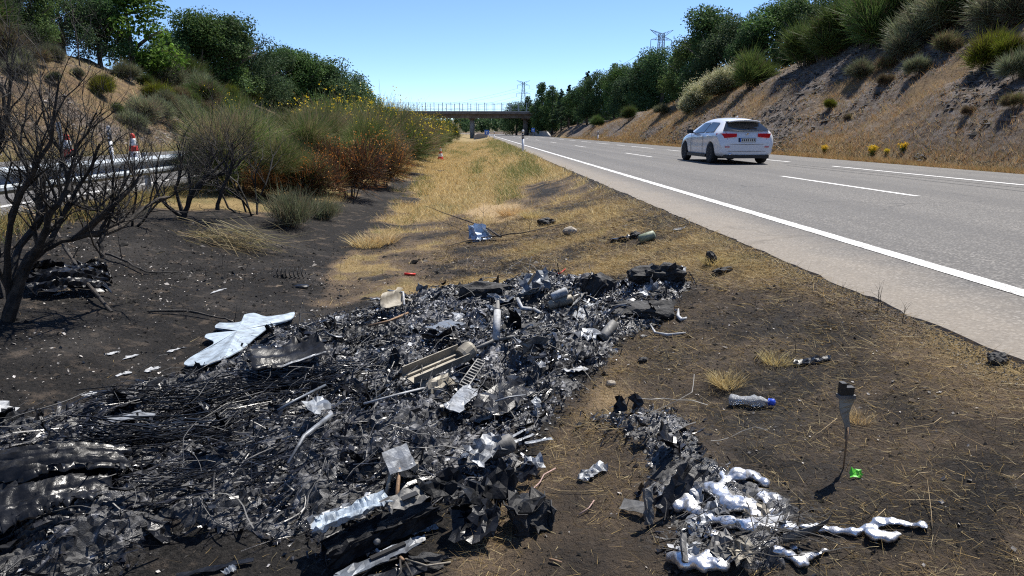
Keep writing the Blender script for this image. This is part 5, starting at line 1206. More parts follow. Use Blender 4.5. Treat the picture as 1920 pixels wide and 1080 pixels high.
hz = .075*m_*(rg_-.30)*(.5+.9*fbm(CX*2, CY*2, 205))-.035*pit*m_+R.normal(0, .0035, CX.shape)
CZ = H(CX.ravel(), CY.ravel()).reshape(CX.shape)+hz+.012*sstep(.2, .6, m_)-.02*sstep(.5, .15, m_)
jx = R.uniform(-.4, .4, CX.shape)*st; jy = R.uniform(-.4, .4, CX.shape)*st
ii = np.arange(CX.size).reshape(CX.shape); thr_ = .22+.25*(vnoise(CX*7, CY*7, 206)-.5)
kq = (m_ > thr_)[:-1, :-1]
Fq = np.stack([ii[:-1, :-1], ii[:-1, 1:], ii[1:, 1:], ii[1:, :-1]], -1)[kq]
used_, inv = np.unique(Fq.ravel(), return_inverse=True)
an = (1-.75*lw_)*sstep(.36, .66, fbm(CX*2.3, CY*2.3, 66)+.10*(ridge(CX*14, CY*14, 207)-.5)); sp = R.random(CX.shape)
an = an*np.where(CX > .15, .45, 1.0); tone_ = .007+.010*R.random(CX.shape)+an*(.04+.30*R.random(CX.shape)**2)+np.where(sp < .035, .35*R.random(CX.shape), 0)
cc_ = tone_[..., None]*np.array([1, 1, 1.05])
Vq = np.stack([CX+jx, CY+jy, CZ], -1).reshape(-1, 3)[used_]
lab(link('fused_crust', np_mesh('fused_crust', Vq, inv.reshape(-1, 4), cm_, cc_.reshape(-1, 3)[used_])), 'matted crust of fused black wreckage and grey ash', 'debris', kind='stuff')
# crumbs of char and slag
X, Y, Z = heap_pts(9000, pw=.6, thr=.03); n = len(X)
V, F, o = chips(n, X, Y, R.gamma(2, .009, n)+.006, .008, .7)
lab(link('char_crumbs', np_mesh('char_crumbs', V, F, M['char_gloss'], (R.uniform(.5, 2.2, n)[:, None]*np.array([[1, 1, 1.03]]))[o])), 'black crumbs of char filling the gaps of the wreck', 'debris', kind='stuff')
# grey and white ash flakes, mostly in the upper half of the wreck
def ashy(X, Y): return .22+.95*(1-left_w(X, Y))*sstep(.30, .62, fbm(X*2.3, Y*2.3, 66))
X, Y, Z = heap_pts(26000, extra=ashy); n = len(X)
P = np.stack([X, Y, Z+.006+.05*R.random(n)**2], 1)
V, F, o = leaves(P, R.gamma(1.6, .0065, n)+.005, .7, np.array([[0, 0, 1.0]]))
lab(link('ash_flakes', np_mesh('ash_flakes', V, F, M['ash'], (R.beta(1.0, 1.7, n)[:, None]*np.array([[.75, .76, .79]])+.05)[o])), 'grey and white ash flakes scattered among the wreckage', 'ash', kind='stuff')
# sparse flecks on the burnt ground around
n = 12000; X = R.uniform(-6, 2.2, n); Y = R.uniform(1.3, 8.5, n); c, s_, hp = zones(X, Y); k = (c > .45) & (R.random(n) < np.clip(.15+.9*sstep(.45, .65, fbm(X*1.3, Y*1.3, 67)), 0, 1)); X, Y = X[k], Y[k]; n = len(X)
V, F, o = leaves(np.stack([X, Y, H(X, Y)+.006], 1), R.gamma(1.6, .006, n)+.005, .7, np.array([[0, 0, 2.0]]))
lab(link('ash_specks', np_mesh('ash_specks', V, F, M['ash'], (R.beta(1.4, 2.0, n)[:, None]*np.array([[.62, .58, .52]])+.04)[o])), 'pale ash specks sprinkled over the burnt ground', 'ash', kind='stuff')
# tangled thin wires
mbw = MB(); rw = random.Random(8)
X, Y, Z = heap_pts(620, extra=thin_b)
for i in range(len(X)):
    a = SANG+rw.gauss(0, .8); L = rw.uniform(.12, .5); p0 = Vector((X[i], Y[i], Z[i]+rw.uniform(.01, .10))); d = Vector((math.cos(a), math.sin(a), rw.gauss(.1, .25))); pts = []
    for k in range(6):
        pts.append(p0.copy()); d = (d+Vector((rw.gauss(0, .28), rw.gauss(0, .28), rw.gauss(-.08, .25)))).normalized(); p0 = p0+d*L/6; p0.z = max(p0.z, float(Z[i])-.02)
    mbw.tube(pts, rw.uniform(.0012, .003), 3, False)
lab(mbw.build('tangled_wires', M['grey_metal']), 'thin bare wires tangled through the wreckage', 'wire', kind='stuff')

# ------------------------------------------------------------------ single pieces
_t2 = np.geomspace(.8, 45, 1400)
def gpt(px, py, lift=0.0):
    """the place in the scene where a piece rests, a given height above the ground or heap"""
    d = ray(px, py); P = CAMP + d[None, :]*_t2[:, None]; z = H(P[:, 0], P[:, 1])+lift
    b = P[:, 2] < z
    if not b.any(): return Vector(P[-1])
    i = int(np.argmax(b)); return Vector((P[i, 0], P[i, 1], z[i]))
def frame(p1, p2, roll=0):
    x = (p2-p1); L = x.length; x.normalize(); up = Vector((0, 0, 1)); y = up.cross(x).normalized(); z = x.cross(y)
    m = Matrix((x, y, z)).transposed() @ Matrix.Rotation(math.radians(roll), 3, 'X')
    return L, m.to_euler()
def crumpled(L, W, nx, ny, amp, seed, bend=0, ragged=.12, thick=.003, folds=0, pleat=0, pn=6, curl=0):
    rs = np.random.default_rng(seed)
    u, v = np.meshgrid(np.linspace(-.5, .5, nx+1), np.linspace(-.5, .5, ny+1)); s = u.shape
    x = u*L; y = v*W
    e = (np.abs(u) > .499) | (np.abs(v) > .499)
    x = x+np.where(e, rs.normal(0, ragged*L*.25, s), rs.normal(0, L/nx*.16, s)); y = y+np.where(e, rs.normal(0, ragged*W*.6, s), rs.normal(0, W/ny*.16, s))
    if ragged > .25:
        y = y*(1-.5*np.clip(np.abs(u)*2, 0, 1)**2*rs.uniform(.3, 1.4))
    z = amp*(rs.normal(0, .55, s)+1.6*(fbm(u*3+seed, v*3, seed)-.5))
    z = z+bend*(u*2)**2+curl*(v*2)**2+pleat*(.4+1.2*fbm(u*3+9, v*4, seed+1))*np.sin(v*pn*6.28*(1-.35*u)+7*fbm(u*1.6+seed, v*1.6, seed))+pleat*.45*np.sin(v*pn*17+5*fbm(u*2.5, v*3, seed+4))
    if folds: z = z+folds*np.abs(((u*2.5+v+seed*.37) % 1)-.5)
    V = np.stack([x, y, z], -1).reshape(-1, 3); n = len(V); V2 = V-np.array([0, 0, thick])
    ii = np.arange(n).reshape(s); F = [tuple(q) for q in np.stack([ii[:-1, :-1], ii[:-1, 1:], ii[1:, 1:], ii[1:, :-1]], -1).reshape(-1, 4)]
    F += [tuple(n+a for a in f[::-1]) for f in F]
    rim = list(ii[0, :])+list(ii[1:, -1])+list(ii[-1, -2::-1])+list(ii[-2:0:-1, 0])
    F += [(rim[k], n+rim[k], n+rim[(k+1) % len(rim)], rim[(k+1) % len(rim)]) for k in range(len(rim))]
    return np.concatenate([V, V2]), F
_ps = [500]
def panel(name, label, cat, a, b, W, mat, roll=0, amp=.008, lift=.04, lift2=None, nx=9, ny=5, smooth=False, group=None, **kw):
    _ps[0] += 1; p1 = gpt(*a, lift); p2 = gpt(*b, lift if lift2 is None else lift2); L, rot = frame(p1, p2, roll)
    Vv, Ff = crumpled(L, W, nx, ny, amp, _ps[0], **kw)
    return lab(MB().add(Vv, Ff).build(name, M[mat], None, smooth, loc=(p1+p2)/2, rot=rot), label, cat, group)
def rod(name, label, cat, pts, r, mat, sides=8, group=None, smooth=True):
    P = [gpt(*q) for q in pts]; b = P[0].copy()
    return lab(MB().tube([p-b for p in P], r, sides).build(name, M[mat], None, smooth, loc=b), label, cat, group)
def lump(name, label, cat, px, py, dims, mat, seed, amp=.35, lift=.3, group=None, rotz=0):
    bm_ = bmesh.new(); bmesh.ops.create_icosphere(bm_, subdivisions=3, radius=1)
    for v in bm_.verts:
        q = v.co; f = 1+amp*(float(fbm(q.x*1.8+seed, q.y*1.8+q.z*1.3, seed))-.5)*2+amp*.4*(float(fbm(q.x*6+seed, q.y*6+q.z*5, seed+2))-.5)*2
        v.co = Vector((q.x*dims[0]*.5*f, q.y*dims[1]*.5*f, q.z*dims[2]*.5*f))
    me = bpy.data.meshes.new(name); bm_.to_mesh(me); bm_.free(); me.materials.append(M[mat])
    return lab(link(name, me, None, gpt(px, py, dims[2]*lift), (0, 0, rotz)), label, cat, group)

# pale blistered panel with a lobed fringe (left of the heap)
outl = [(345, 684), (362, 668), (395, 652), (400, 640), (384, 634), (392, 626), (420, 630), (438, 622), (404, 616), (412, 606), (440, 606), (462, 600), (458, 592), (476, 588), (500, 594), (530, 590), (552, 586), (545, 600), (510, 612), (480, 632), (455, 655), (420, 672), (380, 686)]
po = [gpt(x, y_, .05) for x, y_ in outl]; pts = []
for i in range(len(po)):
    a, b, c, d = po[i-1], po[i], po[(i+1) % len(po)], po[(i+2) % len(po)]
    for u in (0, .33, .66): pts.append(.5*((2*b)+(c-a)*u+(2*a-5*b+4*c-d)*u*u+(3*b-a-3*c+d)*u**3))
c0 = sum(pts, Vector())/len(pts)
ring2 = [c0+(p_-c0)*.55+Vector((0, 0, .006+.003*rw.random())) for p_ in pts]; top = [p_+Vector((0, 0, .004*rw.random())) for p_ in pts]; k = len(pts)
Vv = [q-c0 for q in top+ring2+[c0+Vector((0, 0, .012))]]+[q-c0-Vector((0, 0, .008)) for q in top]
Ff = [(i, (i+1) % k, k+(i+1) % k, k+i) for i in range(k)]+[(k+i, k+(i+1) % k, 2*k) for i in range(k)]+[(i, 2*k+1+i, 2*k+1+(i+1) % k, (i+1) % k) for i in range(k)]
lab(MB().add(Vv, Ff).build('melted_panel', M['pale_panel'], None, False, loc=c0), 'pale blue white melted panel with lobed edge at the left of the wreck', 'panel')
panel('charred_sheet', 'large glossy black ribbed panel with a pale torn edge below the melted panel', 'panel', (470, 684), (612, 650), .26, 'char_sheet', 18, .010, .09, .12, 14, 8, True, pleat=.016, pn=3, bend=.05)
panel('torn_strip', 'pale torn edge strip lying along the large ribbed black panel', 'strip', (520, 690), (625, 655), .022, 'bare_alu', 10, .003, .13, .15, 10, 2)
panel('charred_sheet', 'dark panel edge curling up above the strand fan', 'panel', (215, 775), (300, 715), .12, 'char_dull', -25, .008, .08, .12, 12, 4, False, bend=.02)
# big pleated sheets sweeping in from the left edge
for i, (a, b, W, rl, lf, ds) in enumerate([((-120, 930), (190, 850), .50, 7, .17, 'large pleated black sheet sweeping in from the left edge'), ((-140, 880), (240, 826), .26, -4, .19, 'upper pleated black sheet above the large one at the left edge'), ((-60, 975), (170, 905), .34, 12, .11, 'lower pleated black sheet under the large one at the left edge'),
                                     ((20, 985), (160, 945), .20, 16, .08, 'small pleated black sheet hanging below the others at the left')]):
    panel('pleated_sheet', ds, 'sheet', a, b, W, 'char_sheet', rl, .006, lf, lf*.8, 44, 40, True, pleat=.017, pn=5.5, bend=-.05, curl=-.04, ragged=.06)
# long strands flowing out of the sheets
def strand_fan(name, label, path, n, spread, r, mat, lift):
    ctrl = [gpt(x, y_) for x, y_ in path]; b = ctrl[0].copy(); m = MB()
    for i in range(n):
        off = rw.gauss(0, 1); z0 = abs(rw.gauss(0, 1)); P = []
        u0 = rw.uniform(0, .3); u1 = rw.uniform(.6, 1.0)
        for u in np.linspace(u0, u1, 9):
            f = u*(len(ctrl)-1); j = min(int(f), len(ctrl)-2); q = ctrl[j].lerp(ctrl[j+1], f-j); t_ = (ctrl[j+1]-ctrl[j]).normalized(); sd = Vector((-t_.y, t_.x, 0))
            q = q+sd*(off*spread*(.5+u)+rw.gauss(0, .014)); q.z = float(H(q.x, q.y))+lift*(.3+.5*z0)*(1-.5*u)+rw.gauss(0, .009); P.append(q-b)
        m.tube(P, r*rw.uniform(.6, 1.4), 4, False)
    t_ = thing(name, label, 'strands', b); lab(m.build('strands', M[mat], t_), kind='stuff')
strand_fan('strand_fan', 'fan of long thin black strands curving out of the pleated sheets', [(120, 850), (240, 850), (330, 835), (430, 800), (560, 760)], 55, .07, .0028, 'char_sheet', .14)
strand_fan('strand_fan', 'upper sheaf of long black strands running towards the beige rail', [(150, 800), (320, 780), (480, 745), (640, 715), (760, 690)], 45, .12, .0028, 'char_sheet', .12)
strand_fan('strand_fan', 'lower sheaf of pale streaked strands across the front of the heap', [(150, 940), (290, 920), (420, 890), (560, 840), (700, 790)], 22, .13, .0022, 'char_sheet', .08)

# rails, tubes, cylinders
L_, rot_ = frame(gpt(765, 712, .10), gpt(868, 668, .12), 12)
mb = MB(); w_ = .055
mb.box((0, 0, 0), (L_, .11, .006)); mb.box((0, .055, .03), (L_, .006, .06)); mb.box((0, -.055, .022), (L_, .006, .045)); mb.box((0, .02, .012), (L_*.96, .012, .014))
t = thing('channel_rail', 'beige heat tanned channel rail lying in the middle of the wreck', 'rail', (gpt(765, 712, .10)+gpt(868, 668, .12))/2, rot_); mb.build('channel', M['tan_metal'], t)
MB().lathe([(.05, -.05), (.055, -.03), (.055, .03), (.045, .05)], 14, Matrix.Translation((L_*.5+.03, 0, .02)) @ Matrix.Rotation(1.2, 4, 'Y')).build('end_hub', M['tan_metal'], t)
Vv, Ff = crumpled(L_*.55, .08, 8, 3, .01, 31, bend=-.03); MB().add(Vv, Ff).build('lower_flange', M['tan_metal'], t, loc=(-L_*.12, -.10, -.03), rot=(.9, 0, 0))
p1, p2 = gpt(868, 726, .10), gpt(902, 678, .13); L_, rot_ = frame(p1, p2, 20); mb = MB()
for i in range(11): mb.box((-L_/2+L_*i/10, 0, 0), (.008, .05, .012))
mb.box((0, .026, 0), (L_, .006, .012)); mb.box((0, -.026, 0), (L_, .006, .012))
lab(mb.build('slotted_rack', M['grey_metal'], None, loc=(p1+p2)/2, rot=rot_), 'ladder-like slotted metal rack beside the beige rail', 'rack')
p1, p2 = gpt(930, 640, .05), gpt(930, 640, .05)+Vector((.02, .22, .22)); t = thing('white_tube', 'white pipe standing tilted in the centre of the wreck', 'pipe', p1); d_ = p2-p1
MB().tube([(0, 0, 0), d_*.75], [.026, .024], 14).build('pipe', M['white_soot'], t, True); MB().tube([d_*.75, d_*.78, d_], [.025, .018, .010], 12).build('tip', M['grey_metal'], t, True)
MB().box(d_*.62, (.02, .02, .03)).build('slot', M['black_plastic'], t)
for a, b in (((900, 655), (935, 632)), ((925, 640), (965, 632)), ((860, 668), (925, 640))): rod('bent_rod', {900: 'short sooty rod at the left foot of the white pipe', 925: 'sooty rod crossing right of the white pipe foot', 860: 'long sooty rod running from the beige rail to the white pipe'}[a[0]], 'rod', [(*a, .05), (*b, .07)], .012, 'grey_metal')
rod('elbow_tube', 'white bent elbow tube in the upper wreck', 'pipe', [(970, 560, .16), (978, 578, .10), (996, 582, .06)], [.014, .020, .018], 'white_soot', 12)
rod('elbow_tube', 'short pale tube beside the white elbow tube', 'pipe', [(1000, 580, .05), (1016, 590, .04)], [.018, .016], 'white_soot', 10)
def cyl(name, label, a, b, r, mat, lift, cap='grey_metal'):
    p1, p2 = gpt(*a, lift), gpt(*b, lift*1.1); L_, rot_ = frame(p1, p2); t = thing(name, label, 'cylinder', (p1+p2)/2, rot_)
    mt = Matrix.Rotation(math.pi/2, 4, 'Y'); MB().lathe([(r*.55, -L_/2-r*.25), (r*.92, -L_/2-r*.08), (r, -L_/2), (r*1.03, -L_*.1), (r, L_/2), (r*.9, L_/2+r*.1), (r*.4, L_/2+r*.3)], 18, mt).build('shell', M[mat], t, True)
    MB().lathe([(r*.3, -L_/2-r*.45), (r*.3, -L_/2-r*.2)], 12, mt).build('fitting', M[cap], t, True)
cyl('canister', 'grey metal canister with domed end at the right side of the wreck', (1131, 634), (1150, 608), .034, 'grey_metal', .035)
cyl('gas_cylinder', 'pale grey cylinder lying on the darker one in the upper wreck', (1036, 558), (1062, 548), .035, 'white_soot', .11)
cyl('gas_cylinder', 'brown grey cylinder under the pale one in the upper wreck', (1030, 574), (1072, 562), .040, 'tan_metal', .04)
lump('charred_lump', 'long charred foam lump at the back edge of the wreck', 'lump', 905, 548, (.50, .20, .17), 'char_matt', 3, .5, rotz=.1)
lump('charred_lump', 'forked black lump right of the cylinders', 'lump', 1124, 540, (.26, .2, .24), 'char_matt', 4, .6)
lump('charred_lump', 'dark lump at the far right end of the wreck', 'lump', 1210, 518, (.34, .22, .14), 'char_matt', 5, .6)
lump('charred_lump', 'jagged black lump beside the scorched grass, farthest right', 'lump', 1252, 514, (.30, .22, .17), 'char_matt', 6, .8)
lump('charred_lump', 'low black mound left of the small pale hook', 'lump', 1205, 580, (.5, .24, .12), 'char_matt', 7, .6)
lump('charred_lump', 'black crusted mound behind the grey canister', 'lump', 1000, 620, (.45, .2, .10), 'char_matt', 8, .6)
panel('bent_plate', 'crumpled dark blue plate standing at the back edge of the wreck', 'plate', (975, 540), (1028, 522), .20, 'grey_plate', 40, .02, .10, .14, 7, 5)
rod('wooden_stick', 'tan stick poking out behind the crumpled dark blue plate', 'stick', [(990, 535, .10), (1003, 512, .22)], [.012, .008], 'fresh_wood', 6)
panel('bent_plate', 'curved beige shell with white rim at the left back of the wreck', 'plate', (716, 576), (758, 560), .16, 'tan_metal', 35, .008, .10, .12, 8, 6, True, curl=.06)
rod('bent_trim', 'white bent rim strip on the curved beige shell', 'strip', [(728, 545, .10), (756, 548, .16), (758, 572, .14)], .010, 'white_soot', 6)
rod('rusty_rod', 'rusty tan rod lying across the left of the wreck', 'rod', [(690, 614, .10), (730, 602, .12), (765, 588, .13)], [.010, .011, .009], 'rust', 7)
rod('long_strip', 'thin pale strip pointing right above the blue plate', 'strip', [(682, 758, .14), (740, 742, .15), (795, 728, .13)], .006, 'white_soot', 5)
rod('long_strip', 'long blue grey strip lying on the left of the heap', 'strip', [(520, 770, .14), (555, 750, .15), (610, 724, .13)], .008, 'grey_plate', 5)
rod('long_strip', 'bright straight strip slanting up in the middle of the strands', 'strip', [(540, 870, .16), (570, 820, .20), (622, 778, .20)], [.006, .011, .012], 'bare_alu', 5)
panel('grey_plate', 'pale grey textured plate in the ashy upper wreck', 'plate', (822, 622), (868, 606), .17, 'grey_plate', 14, .006, .05, .06, 6, 5)
panel('grey_plate', 'long weathered grey plate pointing down in the middle of the wreck', 'plate', (846, 768), (886, 728), .09, 'bare_alu', 15, .006, .12, .13, 8, 4)
panel('charred_sheet', 'dark angular panel with a bright ridge right of the long grey plate', 'panel', (908, 772), (984, 722), .17, 'char_sheet', 22, .010, .11, .15, 8, 5, folds=.04)
rod('ridge_strip', 'bright ridge strip across the dark angular panel', 'strip', [(928, 754, .17), (955, 746, .185), (985, 742, .18)], .005, 'bare_alu', 5)
panel('charred_sheet', 'black shadowed panel under the dark angular one', 'panel', (880, 788), (960, 768), .14, 'char_sheet', -10, .012, .05, .06, 8, 4)
panel('blue_plate', 'small blue grey plate catching the light in the left middle', 'plate', (580, 768), (615, 754), .10, 'grey_plate', 20, .005, .13, .14, 5, 4)
panel('grey_plate', 'pale plate half buried between the strands on the left', 'plate', (205, 788), (275, 774), .10, 'bare_alu', 8, .006, .09, .10, 8, 4)
panel('foil_scrap', 'crumpled silver foil strip on bare ground right of the heap', 'foil', (1088, 896), (1134, 872), .055, 'bare_alu', 8, .010, .02, .02, 9, 4)
panel('foil_scrap', 'silver foil scrap at the right tip of the black shreds', 'foil', (982, 874), (1018, 862), .09, 'bare_alu', 15, .012, .05, .06, 6, 5)
panel('white_sheet', 'chalky white flat scrap at the right edge of the upper wreck', 'scrap', (1058, 696), (1098, 690), .05, 'white_soot', 4, .006, .015, .015, 7, 3)
panel('white_sheet', 'white crumpled scrap left of the grey canister', 'scrap', (1082, 598), (1098, 584), .09, 'white_soot', 12, .02, .04, .05, 5, 4)
panel('white_sheet', 'white ruffled scrap in front of the grey canister', 'scrap', (1092, 632), (1120, 618), .13, 'bare_alu', 10, .02, .05, .06, 6, 5)
rod('curved_strip', 'pale curved strip on the bare ground at the far right of the wreck', 'strip', [(1220, 610, .05), (1228, 624, .02), (1252, 628, .015), (1286, 624, .015)], [.004, .009, .011, .005], 'white_soot', 6)
rod('hook_fragment', 'small pale hook shaped fragment near the right end of the wreck', 'fragment', [(1272, 580, .05), (1271, 594, .02), (1278, 600, .015), (1287, 596, .02)], [.005, .013, .015, .008], 'white_soot', 8)
rod('spike_fragment', 'thin upright grey spike left of the pale hook fragment', 'fragment', [(1240, 598, .0), (1237, 582, .06), (1234, 574, .09)], [.018, .012, .003], 'grey_metal', 6)
panel('pale_shell', 'crumpled white and grey housing in the middle right of the heap', 'housing', (880, 862), (938, 826), .12, 'bare_alu', 25, .02, .10, .13, 8, 6, folds=.05)
cyl('bundled_motor', 'sooty ribbed motor like lump beside the crumpled housing', (918, 848), (960, 830), .045, 'grey_metal', .09)
for i, (a, b) in enumerate([((952, 824), (985, 806)), ((966, 828), (1000, 815)), ((985, 832), (1035, 822))]): panel('bright_slat', f'narrow bright slat right of the ribbed motor lump, {ORD[i]} from the left', 'slat', a, b, .018, 'bare_alu' if i < 2 else 'grey_plate', 10, .002, .06, .07, 6, 2, group='bright slats by the motor lump')
# the long crumpled beam with its plate on rods
p1, p2 = gpt(588, 1018, .10), gpt(800, 930, .13); L_, rot_ = frame(p1, p2, 0); t = thing('crumpled_beam', 'long crumpled pale aluminium beam over a sooty box section in front', 'beam', (p1+p2)/2, rot_)
Vv, Ff = crumpled(L_*.62, .11, 26, 9, .0045, 61, curl=.02, pleat=.008, pn=1.5); MB().add(Vv, Ff).build('skin', M['pale_panel'], t, loc=(-L_*.14, .02, .035), rot=(-.25, 0, 0))
Vv, Ff = crumpled(L_*.36, .07, 8, 4, .008, 62, curl=.015); MB().add(Vv, Ff).build('skin', M['bare_alu'], t, loc=(-L_*.30, .075, .02), rot=(.2, 0, 0))
for loc_, rx_, w_ in (((.02, -.03, -.02), 0, .10), ((.02, -.08, -.05), 1.45, .07), ((.02, .02, -.05), 1.6, .07)):
    Vv, Ff = crumpled(L_*.96, w_, 16, 4, .006, int(300+w_*1000+rx_*10), ragged=.08); MB().add(Vv, Ff).build('box_side', M['char_dull'], t, loc=loc_, rot=(rx_, 0, 0))
Vv, Ff = crumpled(L_*.36, .09, 8, 5, .008, 66, folds=.02); MB().add(Vv, Ff).build('end_plate', M['grey_metal'], t, loc=(L_*.30, -.02, .03), rot=(.15, .03, 0)); MB().box((L_*.33, -.03, .047), (L_*.14, .03, .006)).build('slot', M['black_plastic'], t)
Vv, Ff = crumpled(L_*.7, .06, 12, 3, .004, 67); MB().add(Vv, Ff).build('lower_flange', M['grey_plate'], t, loc=(-.05, -.15, -.075)); MB().box((.0, -.14, -.069), (L_*.3, .02, .008)).build('slot', M['black_plastic'], t)
MB().lathe([(.0, -.006), (.014, -.005), (.015, 0), (.010, .007), (.0, .008)], 14, Matrix.Translation((-.02, -.086, -.05)) @ Matrix.Rotation(1.4, 4, 'X')).build('boss', M['grey_metal'], t, True)
bp = gpt(738, 985, .02); t = thing('plate_on_rods', 'small scorched square plate held up on two rusty rods', 'bracket', bp)
hd = Vector((.02, .10, .20)); MB().tube([Vector((0, 0, 0)), Vector((.012, .02, .08)), hd], .008, 8).build('rod', M['rust'], t, True); MB().tube([Vector((-.05, .05, .04)), hd+Vector((-.03, .01, 0))], .008, 8).build('rod', M['tan_metal'], t, True)
Vv, Ff = crumpled(.115, .105, 4, 4, .003, 63, ragged=.05); MB().add(Vv, Ff).build('plate', M['bare_alu'], t, loc=hd+Vector((-.005, .02, .03)), rot=(.75, -.1, .5)); MB().box(hd+Vector((.06, .03, -.01)), (.03, .02, .03)).build('clip', M['tan_metal'], t)
hp_ = [(742, 982, .06), (722, 992, .06), (704, 1004, .05), (699, 1020, .04), (708, 1034, .03), (730, 1040, .02), (748, 1044, .02)]
t = thing('braided_hose', 'pale braided hose curling on the ground below the beam', 'hose', gpt(*hp_[0])); b0_ = gpt(*hp_[0]); MB().tube([gpt(*q)-b0_ for q in hp_], .0058, 8).build('hose', M['white_soot'], t, True); MB().tube([gpt(748, 1044, .02)-b0_, gpt(756, 1052, .03)-b0_], .007, 8).build('orange_end', M['rust'], t, True)
panel('tag_plate', 'small beige eyelet plate beside the braided hose', 'plate', (708, 1046), (722, 1040), .025, 'tan_metal', 10, .001, .012, .012, 3, 2)
lump('charred_rag', 'black burnt rag of wires at the end of the braided hose', 'rag', 800, 1054, (.16, .07, .05), 'char_matt', 12, .8)
for i, ps in enumerate([[(760, 1050, .03), (800, 1062, .04), (845, 1055, .03)], [(750, 1050, .04), (752, 1075, .05), (735, 1095, .03)], [(760, 1055, .04), (772, 1080, .04), (775, 1100, .02)], [(745, 1048, .03), (700, 1062, .03), (670, 1090, .02)]]):
    rod('loose_wire', ['tan wire running right from the braided hose end', 'dark wire hanging down from the braided hose end', 'thin dark wire in the bottom edge below the hose', 'thin dark wire running left below the hose'][i], 'wire', ps, .004, 'tan_metal' if i == 0 else 'burnt', 5, 'wires at the hose end')
for i, (a, b, w_, m_) in enumerate([((690, 1090), (800, 1062), .05, 'char_sheet'), ((330, 1082), (470, 1050), .03, 'char_sheet'), ((420, 1075), (440, 1062), .03, 'grey_plate')]):
    panel('dark_strip', ['flat dark strip at the bottom edge under the hose', 'long black strip on bare soil at the bottom left of centre', 'short grey strip beside the long black one at the bottom'][i], 'strip', a, b, w_, m_, 8, .004, .02, .02, 8, 2)
panel('foil_scrap', 'grey foil scrap on the ground right of the braided hose', 'foil', (770, 996), (818, 984), .05, 'bare_alu', 6, .006, .012, .012, 7, 3); panel('foil_scrap', 'white foil scrap just below the grey foil scrap', 'foil', (774, 1014), (798, 1008), .035, 'white_soot', 6, .008, .012, .012, 5, 3)
panel('foil_scrap', 'small crumpled white scrap left of the braided hose', 'foil', (684, 1036), (700, 1026), .045, 'white_soot', 10, .012, .02, .02, 4, 4)
# black fins and the burnt box lump in front
for i, (a, b, W, rl, lf, bd) in enumerate([((850, 985), (935, 982), .14, 30, .07, .03), ((862, 970), (905, 925), .12, -35, .10, .04), ((905, 985), (925, 930), .10, 50, .09, -.03), ((870, 940), (960, 900), .13, 15, .12, .05), ((925, 935), (965, 915), .07, 60, .09, .0), ((790, 930), (860, 900), .10, 20, .13, .04), ((950, 905), (1000, 880), .07, 25, .06, .02)]):
    panel('black_fin', ['wedge shaped black fin lying at the front tip of the heap', 'upright curled black fin left of the front tip', 'narrow standing black fin at the front tip', 'broad black curled sheet above the front tip', 'small grey edged fin to the right of the broad curled sheet', 'black curled sheet beside the plate on rods', 'thin black sheet reaching right of the heap front'][i], 'sheet', a, b, W, 'char_dull' if i % 2 else 'char_sheet', rl, .012, lf, lf, 8, 5, group='black fins at the heap front', bend=bd, folds=.03)
bp = gpt(992, 985, .0); t = thing('burnt_box', 'burnt open black box like lump lying alone on the ground', 'box', bp, (0, 0, .3))
for i, (loc, rot, L_, W_) in enumerate([((0, 0, .10), (.25, .1, 0), .16, .10), ((-.06, -.02, .05), (0, 1.35, .2), .11, .12), ((.07, -.01, .05), (.1, -1.3, -.1), .10, .12), ((0, -.05, .045), (1.3, 0, 0), .14, .09), ((0, .06, .05), (1.8, 0, 0), .14, .09), ((.03, -.03, .02), (.2, .5, .5), .12, .09)]):
    Vv, Ff = crumpled(L_, W_, 5, 4, .012, 70+i, thick=.005, ragged=.2); MB().add(Vv, Ff).build('side', M['char_matt'] if i else M['char_dull'], t, loc=loc, rot=rot)
